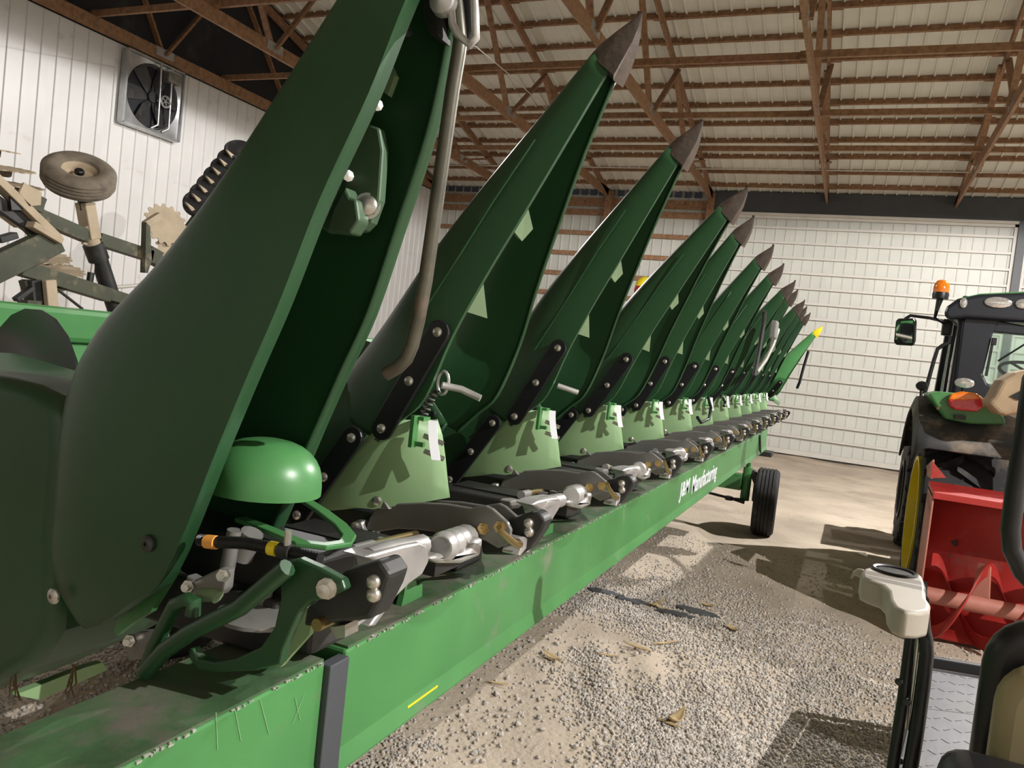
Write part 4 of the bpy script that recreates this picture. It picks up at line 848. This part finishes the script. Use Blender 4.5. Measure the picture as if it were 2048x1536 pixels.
B(MB().lathe([(.085, 0), (.085, .05), (.055, .05)], ac, (1, 0, 0), n=18), 'bearing', M['dark'], sb)
for ph, nm in ((0, 0), (math.pi, 1)):
    for half in (0, 1):
        hv = []
        for i in range(61):
            t = i/60; a = ph+(t*2*math.pi*1.15)*(1 if half == 0 else -1)+(half*math.pi*.3); x = SX0+.06+(SX1-SX0-.12)*(half*.5+t*.46); ca, sa = math.cos(a), math.sin(a)
            hv.append([ac+Vector((x-SX0, r*sa*.93, r*ca)) for r in (.20, .285)]+[ac+Vector((x-SX0+.010, r*sa*.93, r*ca)) for r in (.285, .20)])
        B(MB().loft(hv, closed=True, caps=True), 'auger_ribbon', M['red'], sb, smooth=.8)
for i, x in enumerate((.95, 1.3, 1.75, 2.1)):
    a = i*1.7; B(MB().prism([ac+Vector((x-SX0+dx, r*math.sin(a+da)*.93, r*math.cos(a+da))) for dx, r, da in ((-.05, .05, .3), (.05, .05, -.3), (.03, .27, -.1), (-.03, .27, .1))], (.008, .008, 0)), 'auger_paddle', M['redworn'], sb)
for (x, y) in ((1844, 953), (1852, 955)): B(MB().lathe([(.009, 0), (.009, .006), (.001, .007)], pX(x, y, SX0), (-1, 0, 0), n=8), 'bolt', M['dark'], sb)
ch = [(1985, 795), (2005, 760), (2030, 745), (2060, 738), (2140, 740), (2150, 800), (2110, 830), (2048, 826), (2010, 832), (1996, 828), (1974, 806)]
B(MB().prism([pY(x, y, 6.05) for x, y in ch], (0, .35, 0)), 'discharge_chute', M['tan'], sb, bevel=.03, seg=3)
B(MB().prism([pY(x, y, 6.04) for x, y in ((2020, 792), (2060, 772), (2130, 775), (2130, 790), (2035, 800))], (0, .02, 0)), 'chute_slot', M['black'], sb)
B(MB().tube([pY(2110, 815, 6.2), Vector((pY(2110, 815, 6.2).x, 6.22, 1.0))], .11, 16), 'chute_neck', M['tan'], sb, smooth=1)
for x in (1.2, 1.75): B(MB().bar((x, SYF, .75), (x, 6.9, .72), .05, .08), 'hitch_arm', M['black'], sb)
# ================================================================== UTILITY CART (rear seat)
uc = top('utility_cart', 'beige and black golf-style utility cart with a cup-holder armrest and black floor tray', 'utility cart', (.75, 2.4, 0))
AZ = 1.235; FZ = .46
ar = [(1722, 1142), (1728, 1136), (1745, 1131), (1775, 1130), (1805, 1133), (1830, 1141), (1845, 1152), (1852, 1170), (1853, 1195), (1862, 1208), (1860, 1220), (1840, 1224), (1810, 1222), (1788, 1212), (1779, 1198), (1776, 1180), (1764, 1168), (1740, 1160), (1724, 1153)]
arm = B(MB().prism([pZ(x, y, AZ) for x, y in ar], (0, 0, -.055)), 'armrest', M['vinyl'], uc, smooth=.6, bevel=.008, seg=3)
cc = pZ(1789, 1144, AZ); 
B(MB().lathe([(.046, .0), (.050, .003), (.046, .006), (.040, .004), (.038, -.045), (.001, -.045)], cc, (0, 0, 1), n=32, caps=False), 'cup_holder', M['black'], arm, smooth=.8)
B(MB().lathe([(.001, .0012), (.041, .0012)], cc, (0, 0, 1), n=32, caps=False), 'cup_well', M['black'], arm)
fl_ = [pY(x, y, 1.98) for x, y in ((1728, 1140), (1715, 1138), (1705, 1145), (1701, 1160), (1710, 1152), (1728, 1158))]
B(MB().prism(fl_, (0, .012, 0)), 'torn_flap', M['vinyl'], arm, bevel=.003)
B(MB().prism([pY(x, y, 1.955) for x, y in ((1727, 1148), (1735, 1151), (1736, 1163), (1728, 1160))], (0, .004, 0)), 'foam_patch', M['yellow'], arm)
a0 = pZ(1826, 1215, AZ-.055)
B(MB().tube([pZ(1826, 1205, AZ-.03), pY(1823, 1262, 2.02), pY(1806, 1400, 1.96), pY(1780, 1570, 1.88), Vector((pY(1780, 1570, 1.88).x, 1.86, FZ-.08))], .0125, 12), 'armrest_tube', M['black'], uc, smooth=1)
B(MB().tube([pZ(1843, 1200, AZ-.03), pY(1847, 1258, 2.0), pY(1852, 1280, 2.0), pY(1853, 1310, 1.99), pY(1845, 1380, 1.96), pY(1832, 1470, 1.92), pY(1815, 1570, 1.88), Vector((pY(1815, 1570, 1.88).x, 1.86, FZ-.08))], .0155, 12), 'armrest_tube', M['black'], uc, smooth=1)
B(MB().tube([pY(1838, 1262, 2.01), pY(1826, 1370, 1.97), pY(1815, 1460, 1.95)], .004, 8), 'armrest_rod', M['bolt'], uc, smooth=1)
for (x, y) in ((1800, 1363), (1803, 1520), (1816, 1403)): B(MB().lathe([(.008, 0), (.008, .008), (.001, .010)], pY(x, y, 1.93), (-.6, -1, 0), n=8), 'bolt', M['dark'], uc)
FZ = .46
A_, B_, C_, D_ = pZ(1862, 1336, FZ), pZ(2100, 1375, FZ), pZ(2160, 1640, FZ), pZ(1800, 1640, FZ); mA, mB = A_.lerp(D_, .36), B_.lerp(C_, .36)
for nm, q in (('a', (A_, B_, mB, mA)), ('b', (mA, mB, C_, D_))):
    ctr = sum(q, Vector())/4; B(MB().prism([ctr+(p-ctr)*.992 for p in q], (0, 0, -.02)), 'floor_plate', M['mat_'], uc, bevel=.003)
dl = MB()
for i in range(13):
    for j in range(13):
        p = A_.lerp(B_, (i+.5)/13).lerp(D_.lerp(C_, (i+.5)/13), (j+.5)/13); dl.box(p+Vector((0, 0, .0005)), (.03, .005, .002), Matrix.Rotation(.8*(-1)**(i+j), 3, 'Z'))
B(dl, 'tread_pattern', M['mat_'], uc)['kind'] = 'stuff'
B(MB().bar(A_+Vector((-.02, .02, .02)), B_+Vector((0, .02, .02)), .03, .05), 'tray_lip', M['black'], uc, bevel=.006); B(MB().bar(A_+Vector((-.02, 0, .02)), D_+Vector((-.02, 0, .02)), .03, .05), 'tray_lip', M['black'], uc, bevel=.006)
ctr = (A_+B_+C_+D_)/4
B(MB().box((ctr.x+.45, ctr.y-.15, FZ-.10), (1.3, .8, .10)), 'chassis', M['black'], uc, bevel=.01)
def rrect(cx, cy, w, h, r, n=6):
    pts = []
    for sx, sy, a0 in ((1, 1, 0), (-1, 1, math.pi/2), (-1, -1, math.pi), (1, -1, 1.5*math.pi)):
        for k in range(n+1): a = a0+math.pi/2*k/n; pts.append((cx+sx*(w/2-r)+r*math.cos(a), cy+sy*(h/2-r)+r*math.sin(a)))
    return pts
def pad(x0, x1, z0, z1, y0, th, r, matr, name, lean=0, bv=.03):
    pts = rrect((x0+x1)/2, (z0+z1)/2, x1-x0, z1-z0, r); return B(MB().prism([Vector((x, y0+lean*(z-z0), z)) for x, z in pts], (0, th, 0)), name, matr, uc, smooth=.7, bevel=bv, seg=4)
q0 = pY(1946, 1400, 1.93); q1 = pY(2000, 1218, 1.93)
pad(q0.x, q0.x+.62, .74, q1.z+.005, 1.86, .07, .11, M['black'], 'seat_shell')
pad(q0.x+.018, q0.x+.60, .76, pY(2000, 1305, 1.84).z, 1.78, .08, .09, M['vinyl2'], 'seat_back')
q2 = pY(1868, 1500, 1.75)
B(MB().box((q2.x+.36, 1.66, q2.z-.05), (.70, .30, .12)), 'seat_cushion', M['black'], uc, smooth=.7, bevel=.05, seg=4)
B(MB().box((q2.x+.40, 1.72, (q2.z-.1+FZ-.1)/2), (.55, .30, q2.z-.1-FZ+.12)), 'seat_box', M['black'], uc, bevel=.02)
gb = [pY(x, y, 1.9) for x, y in ((2064, 760), (2050, 860), (2030, 980), (2021, 1060), (2024, 1100), (2045, 1145), (2075, 1175))]
gt = gb[0]
B(MB().tube([Vector((gt.x+.62, 1.9, 1.02)), Vector((gt.x+.62, 1.9, gt.z+.02)), Vector((gt.x+.57, 1.9, gt.z+.10)), Vector((gt.x+.10, 1.9, gt.z+.12)), Vector((gt.x+.02, 1.9, gt.z+.06))]+gb+[Vector((gb[-1].x+.05, 1.9, gb[-1].z-.03)), Vector((gb[-1].x+.08, 1.9, gb[-1].z-.14))], .0185, 12), 'grab_bar', M['black'], uc, smooth=1)
for x, y in ((ctr.x+.05, ctr.y-.30), (ctr.x+.95, ctr.y-.30)):
    B(MB().lathe([(.10, -.07), (.20, -.09), (.225, -.06), (.23, 0), (.225, .06), (.20, .09), (.10, .07)], (x+.1, y, .225), (1, 0, 0), n=32), 'tyre', M['rubber'], uc, smooth=.6)
B(MB().bar((ctr.x+.1, ctr.y-.3, .225), (ctr.x+1.05, ctr.y-.3, .225), .06, .06), 'axle', M['black'], uc); B(MB().box((ctr.x+.55, ctr.y-.3, .29), (.3, .2, .14)), 'axle_mount', M['black'], uc)
# ================================================================== PLANTER (folded, behind the head)
PXX = -6.0
pl = top('planter', 'dusty folded crop planter with a raised gauge wheel and notched discs beside the white wall', 'planter', (PXX, 5.0, 0))
def P(x, y, dx=0): return pX(x, y, PXX+dx)
def pbar(a, b, w, h, m_='dustbar', nm='tool_bar', dx=0): return B(MB().bar(P(*a, dx), P(*b, dx), w, h), nm, M[m_], pl, bevel=.006)
tow = Vector((.79, -.60, 0))
nrm = (Vector((0, 0, .80))+tow*.62).normalized(); wc = P(158, 352)
prof = [(.155, .07), (.17, .095), (.22, .115), (.27, .11), (.305, .085)]
for q in (.055, .02, -.015, -.05): prof += [(.322, q+.012), (.325, q-.002), (.316, q-.008), (.316, q-.014)]
prof += [(.305, -.09), (.27, -.112), (.2, -.115), (.16, -.09), (.15, .0), (.155, .07)]
prof = [(r*.86, h*.86) for r, h in prof]
ty = B(MB().lathe(prof, wc, nrm, n=48, caps=False), 'gauge_wheel_tyre', M['dusttyre'], pl, smooth=.6)
B(MB().lathe([(.158, .075), (.165, .08), (.150, .06), (.14, .0), (.10, -.03), (.075, -.02), (.06, -.02), (.055, .02), (.04, .03), (.001, .03)][:0]+[(r*.86, h*.86) for r, h in ((.158, .075), (.165, .08), (.150, .06), (.14, .0), (.10, -.03), (.075, -.02), (.06, -.02), (.055, .02), (.04, .03), (.001, .03))], wc, nrm, n=32, caps=False), 'rim', M['dustsheet'], ty, smooth=.6)
B(MB().lathe([(.038, .02), (.038, .05), (.028, .06), (.001, .06)], wc, nrm, n=16), 'hub', M['black'], ty, smooth=.6)
B(MB().tube([wc-nrm*.03, P(172, 412), P(173, 420)], .055, 12), 'spindle', M['dark'], pl, smooth=.8)
B(MB().bar(P(170, 405), P(183, 478), .13, .10), 'wheel_arm', M['dustsheet'], pl, bevel=.008)
B(MB().lathe([(.062, 0), (.062, .22), (.050, .22), (.050, .05), (.001, .05)], P(190, 500), P(176, 458)-P(190, 500), n=20), 'socket_tube', M['dustsheet'], pl, smooth=.6)
B(MB().tube([P(186, 488), P(198, 520)], .085, 14), 'collar', M['dark'], pl, smooth=.8); B(MB().tube([P(196, 512), P(212, 560), P(245, 660)], .07, 14), 'stand_tube', M['dark'], pl, smooth=.8)
B(MB().tube([P(165, 485), P(185, 493), P(205, 480), P(212, 478)], .016, 8), 'clip_ring', M['dustsheet'], pl, smooth=1)
pbar((58, 424), (172, 472), .10, .11); pbar((195, 478), (300, 512), .10, .11); pbar((292, 505), (345, 535), .10, .14)
pbar((38, 535), (215, 590), .12, .12, dx=.05); pbar((205, 585), (270, 605), .10, .10, dx=.05)
pbar((-60, 560), (112, 478), .10, .20, dx=.2); pbar((-40, 330), (112, 478), .12, .06, 'dustsheet', 'frame_rail', .2); pbar((-60, 370), (85, 470), .08, .10, 'dark', 'frame_rail', .15)
pbar((60, 448), (118, 482), .10, .05, 'dustsheet', 'frame_end', .25); pbar((60, 400), (82, 412), .09, .12, 'dustbar', 'stub_tube', .1)
for a, b, w_ in (((20, 390), (55, 440), .05), ((5, 430), (35, 452), .06), ((30, 440), (60, 470), .04), ((60, 500), (75, 520), .05), ((-5, 480), (30, 470), .08), ((48, 560), (60, 600), .08), ((70, 560), (76, 620), .10), ((98, 560), (104, 620), .09), ((110, 575), (165, 618), .03), ((30, 600), (65, 575), .06), ((85, 590), (130, 575), .06)):
    pbar(a, b, w_, w_*.6, random.choice(['dustbar', 'dustsheet', 'dark']), 'linkage', random.uniform(.0, .2))
B(MB().prism([P(x, y, .22) for x, y in ((15, 380), (40, 398), (42, 420), (20, 420))], (.02, 0, 0)), 'cover_plate', M['black'], pl)
B(MB().prism([P(x, y, .24) for x, y in ((45, 365), (80, 385), (78, 410), (55, 412), (35, 385))], (.02, 0, 0)), 'cover_plate', M['dustsheet'], pl)
def ndisc(c, n, R, name='notched_disc', m_='dustsheet', teeth=16):
    n = Vector(n).normalized(); u, v = ortho(n); pts = []
    for i in range(teeth*4):
        r = R*(1 if (i % 4) < 2 else .86); a = 2*math.pi*i/(teeth*4); pts.append(c+(u*math.cos(a)+v*math.sin(a))*r)
    d = B(MB().prism(pts, n*.008), name, M[m_], pl); B(MB().lathe([(R*.22, .0), (R*.2, .05), (R*.12, .06), (.001, .06)], c, -n if n.z > 0 else n, n=14), 'disc_hub', M['dusttyre'], d, smooth=.7); return d
fl = (Vector((0, 0, 1))*.93+tow*.25)
for (x, y, R) in ((-8, 300, .16), (12, 338, .20), (40, 372, .17), (92, 515, .19), (118, 540, .20), (140, 568, .16), (60, 620, .15)):
    ndisc(P(x, y, -.1), fl+Vector((random.uniform(-.1, .1), random.uniform(-.1, .1), 0)), R)
ndisc(P(332, 450, 0), Vector((.9, -.3, .35)), .21); ndisc(P(345, 490, .05), Vector((.9, -.3, .2)), .16)
B(MB().prism([P(x, y, .05) for x, y in ((283, 445), (290, 440), (294, 520), (286, 545), (280, 545))], (.06, 0, 0)), 'upright_plate', M['dustbar'], pl); B(MB().prism([P(x, y, .06) for x, y in ((283, 443), (312, 425), (318, 438), (292, 452))], (.05, 0, 0)), 'bracket', M['dustsheet'], pl)
B(MB().tube([P(187, 518), P(184, 545), P(178, 558), P(180, 570), P(195, 576), P(250, 573), P(300, 568)], .016, 8), 'crank_handle', M['girtw'], pl, smooth=1); B(MB().tube([P(182, 545, .02), P(179, 566, .02)], .028, 10), 'hand_grip', M['black'], pl, smooth=1)
for i in range(7):
    x = 385+i*13.5; y = 412-i*17.5
    c = P(x+14, y-4, -.4); n = (Vector((.55, -.62, .5))+Vector((0, 0, .03*i))).normalized()
    w_ = B(MB().lathe([(.001, -.02), (.12, -.02), (.15, -.035), (.165, -.02), (.165, .02), (.15, .035), (.10, .02), (.04, .03), (.001, .03)], c, n, n=24), 'closing_wheel', M['rubber'], pl, smooth=.6)
    B(MB().prism([P(x-16, y-8, -.4), P(x-2, y+2, -.4), P(x+8, y+14, -.4), P(x-4, y+10, -.4)], (.02, 0, 0)), 'scraper_blade', M['dustsheet'], pl)
B(MB().bar(P(370, 470, -.4), P(500, 290, -.4), .08, .08), 'wheel_arm', M['dustbar'], pl)
# wing frame down to the ground, behind the head
B(MB().box((PXX-.1, 6.2, .95), (.18, 5.2, .18)), 'main_frame', M['dustbar'], pl, bevel=.01)
B(MB().bar((PXX-.3, 6.0, 1.0), P(400, 440, -.35), .10, .10), 'wing_post', M['dustbar'], pl); B(MB().bar((PXX, 5.35, 1.0), P(245, 655), .12, .12), 'wing_post', M['dark'], pl); B(MB().bar((PXX+.1, 4.2, .95), P(60, 600, .1), .12, .12), 'wing_post', M['dustbar'], pl); B(MB().bar((PXX, 4.15, .95), (PXX, 3.7, .95), .14, .14), 'frame_end', M['dustbar'], pl)
for y in (4.4, 7.9):
    B(MB().lathe([(.2, -.1), (.33, -.13), (.40, -.1), (.41, 0), (.40, .1), (.33, .13), (.2, .1)], (PXX-.1, y, .40), (1, 0, 0), n=36), 'transport_tyre', M['dusttyre'], pl, smooth=.6); B(MB().bar((PXX-.1, y, .38), (PXX-.1, y, 1.0), .12, .12, up=(0, 1, 0)), 'leg', M['dustbar'], pl)
# seed hopper with red and yellow lid glimpsed between the dividers
sh = top('seed_hopper', 'small red hopper with a yellow rim glimpsed between two folded dividers', 'hopper', (-6.3, 12.6, 0))
hc = pX(1290, 574, -4.2); hc = Vector((hc.x, hc.y, hc.z)); sh.location = (hc.x, hc.y, 0); sh['_o'] = [hc.x, hc.y, 0]
B(MB().lathe([(.001, .22), (.10, .20), (.19, .10), (.21, .0)], hc, n=24), 'hopper_lid', M['yellow'], sh, smooth=.8); B(MB().lathe([(.20, 0), (.22, -.06), (.20, -.35), (.10, -.6)], hc, n=24), 'hopper_body', M['red'], sh, smooth=.8); B(MB().tube([hc+Vector((0, 0, -.58)), Vector((hc.x, hc.y, 0))], .11, 10), 'hopper_leg', M['dark'], sh)
# ================================================================== EXHAUST FAN on the left wall
FX = XW+.02; fy0, fy1, fz0, fz1 = 8.50, 9.565, 4.34, 5.41; fc = Vector((FX+.05, (fy0+fy1)/2, (fz0+fz1)/2))
fan = top('exhaust_fan', 'square galvanised exhaust fan with black blades set high in the white wall', 'fan', tuple(fc))
R_ = .485
plv = []; nseg = 48; sq = []
for i in range(nseg):
    a = 2*math.pi*i/nseg; c, s = math.cos(a), math.sin(a); k = .515/max(abs(c), abs(s)); plv.append((c*k, s*k)); sq.append((c*R_, s*R_))
fp = MB(); x0 = FX+.10
fp.loft([[Vector((x0, fc.y+a, fc.z+b)) for a, b in plv], [Vector((x0-.015, fc.y+a, fc.z+b)) for a, b in sq], [Vector((FX+.0, fc.y+a*.97, fc.z+b*.97)) for a, b in sq]], closed=True); B(fp, 'venturi_plate', M['alu'], fan, smooth=.5, fix=True)
for (a, b, c, d) in ((fy0, fz0, fy1, fz0), (fy0, fz1, fy1, fz1), (fy0, fz0, fy0, fz1), (fy1, fz0, fy1, fz1)): B(MB().bar((FX+.08, a, b), (FX+.08, c, d), .03, .12, up=(1, 0, 0)), 'frame_side', M['alu'], fan)
B(MB().lathe([(.46, 0), (.001, 0)], (FX+.012, fc.y, fc.z), (1, 0, 0), n=40, caps=False), 'shutter', M['void'], fan)
for k in range(6):
    a = k*math.pi/3+.2; u = Vector((0, math.cos(a), math.sin(a))); v = Vector((0, -math.sin(a), math.cos(a))); c = Vector((FX+.05, fc.y, fc.z))
    B(MB().prism([c+u*.08-v*.04, c+u*.20-v*.12+Vector((.02, 0, 0)), c+u*.45-v*.16+Vector((.03, 0, 0)), c+u*.46+v*.06-Vector((.02, 0, 0)), c+u*.25+v*.06-Vector((.01, 0, 0)), c+u*.08+v*.04], (.003, 0, 0)), 'fan_blade', M['dark'], fan)
B(MB().lathe([(.08, 0), (.08, .05), (.001, .05)], (FX+.04, fc.y, fc.z), (1, 0, 0), n=18), 'fan_hub', M['dark'], fan)
for dy in (.06, .27): B(MB().tube([(FX+.16, fc.y+dy-.02, fz1-.02), (FX+.16, fc.y+dy, fc.z), (FX+.16, fc.y+dy+.01, fz0+.13), (FX+.11, fc.y+dy-.07, fz0+.06)], .018, 8), 'motor_strut', M['alu'], fan, smooth=1)
pc_ = Vector((FX+.17, fc.y+.17, fc.z-.02)); B(MB().tube([pc_+Vector((0, .085*math.cos(t), .085*math.sin(t))) for t in [i*2*math.pi/20 for i in range(21)]], .014, 6, caps=False), 'pulley', M['alu'], fan)
for k in range(5): a = k*2*math.pi/5; B(MB().tube([pc_, pc_+Vector((0, .085*math.cos(a), .085*math.sin(a)))], .008, 6), 'pulley_spoke', M['alu'], fan)
B(MB().box((FX+.14, fc.y+.28, fz1-.16), (.16, .26, .16)), 'motor', M['cast'], fan, bevel=.03)
# ================================================================== cables
tag(B(MB().tube([Vector((-2.9, 6.0, 4.2)), pX(1100, 225, -5.6)] if False else [pX(930, 75, -4.2), pX(1020, 150, -4.8), pX(1104, 228, -5.5)], .006, 6), 'overhead_wire', M['girtw'], None, smooth=1), 'thin pale wire slanting down below the roof trusses', 'wire')
(B(MB().tube([(XW+.2, 16.0, 5.63), (-3, 16.0, 5.625), (3, 16.0, 5.632), (XR-.2, 16.0, 5.63)], .012, 6), 'power_cable', M['girtw'], ceiling, smooth=1))  # thin pale cable hung along the trusses, grouped with the ceiling
# ================================================================== debris on the floor
def gz(x, y): return float(ground(np.array([x]), np.array([y]))[0])
def husk(px, L, W, ang, curl, lab, nm='corn_husk', m_='husk'):
    p = pZ(*px, .0); z = gz(p.x, p.y); secs = []
    for i in range(9):
        t = i/8-.5; w_ = W*math.cos(t*math.pi*.95); cz = curl*(t*2)**2; c = Vector((p.x, p.y, z+.008+cz)); d = Vector((math.cos(ang), math.sin(ang), 0)); n = Vector((-d.y, d.x, 0))
        secs.append([c+d*t*L+n*w_*s+Vector((0, 0, w_*.5*(s*s))) for s in (-1, -.5, 0, .5, 1)])
    o = B(MB().loft(secs, closed=False), nm, M[m_], None, smooth=1, solid=.002); return tag(o, lab, 'husk', 'dry corn husks on the floor')
HL = [((1103, 1330), .16, .025, -.5, .02, 'curled brown corn husk beside a patch of chaff near the green beam'), ((1215, 1322), .14, .012, .3, .01, 'narrow tan husk sliver lying on grey gravel'), ((1350, 1452), .16, .03, 1.3, .05, 'upright tan husk bunch on open gravel with brown scraps'), ((1338, 1460), .12, .015, -.2, .01, 'reddish-brown husk scrap beside the upright husk bunch'),
      ((1310, 1215), .18, .02, 1.2, .04, 'pale husk tuft among black rubber scraps'), ((1322, 1222), .14, .02, -.6, .03, 'second pale husk crossing the tuft by the rubber scraps'), ((1275, 1305), .20, .018, -.2, .01, 'whitish bent husk blade on gravel past the chaff'), ((1330, 1290), .22, .012, .9, .01, 'thin forked stalk piece on gravel'), ((1465, 1265), .14, .025, -.8, .03, 'yellow-brown husk clump on bare dirt toward the snow blower'), ((995, 1376), .12, .01, .3, .005, 'orange-tan leaf fragment close to the green beam'), ((1415, 1215), .12, .02, .1, .02, 'pale crumpled husk at the end of the rubber scraps')]
for h_ in HL: husk(*h_[:5], h_[5])
RS = [((1210, 1190), .20), ((1262, 1208), .20), ((1350, 1232), .18), ((1395, 1228), .24)]
for i, (px, L) in enumerate(RS):
    p = pZ(*px, 0); z = gz(p.x, p.y); rr = random.Random(i); pts = []
    for k in range(14):
        a = 2*math.pi*k/14; r = L*(.5+.5*rr.random())*.5; pts.append(Vector((p.x+r*math.cos(a)*1.5, p.y+r*math.sin(a)*.55, z+.012+.010*rr.random())))
    tag(B(MB().prism(pts, (0, 0, -.012)), 'rubber_scrap', M['mat_'], None), ['dark jagged rubber scrap lying nearest the green beam', 'wide torn rubber scrap between the beam and the pale husk tuft', 'dark rubber scrap just past the pale husk tuft', 'ragged rubber scrap touching the pale crumpled husk'][i], 'scrap', 'rubber scraps on the dirt')
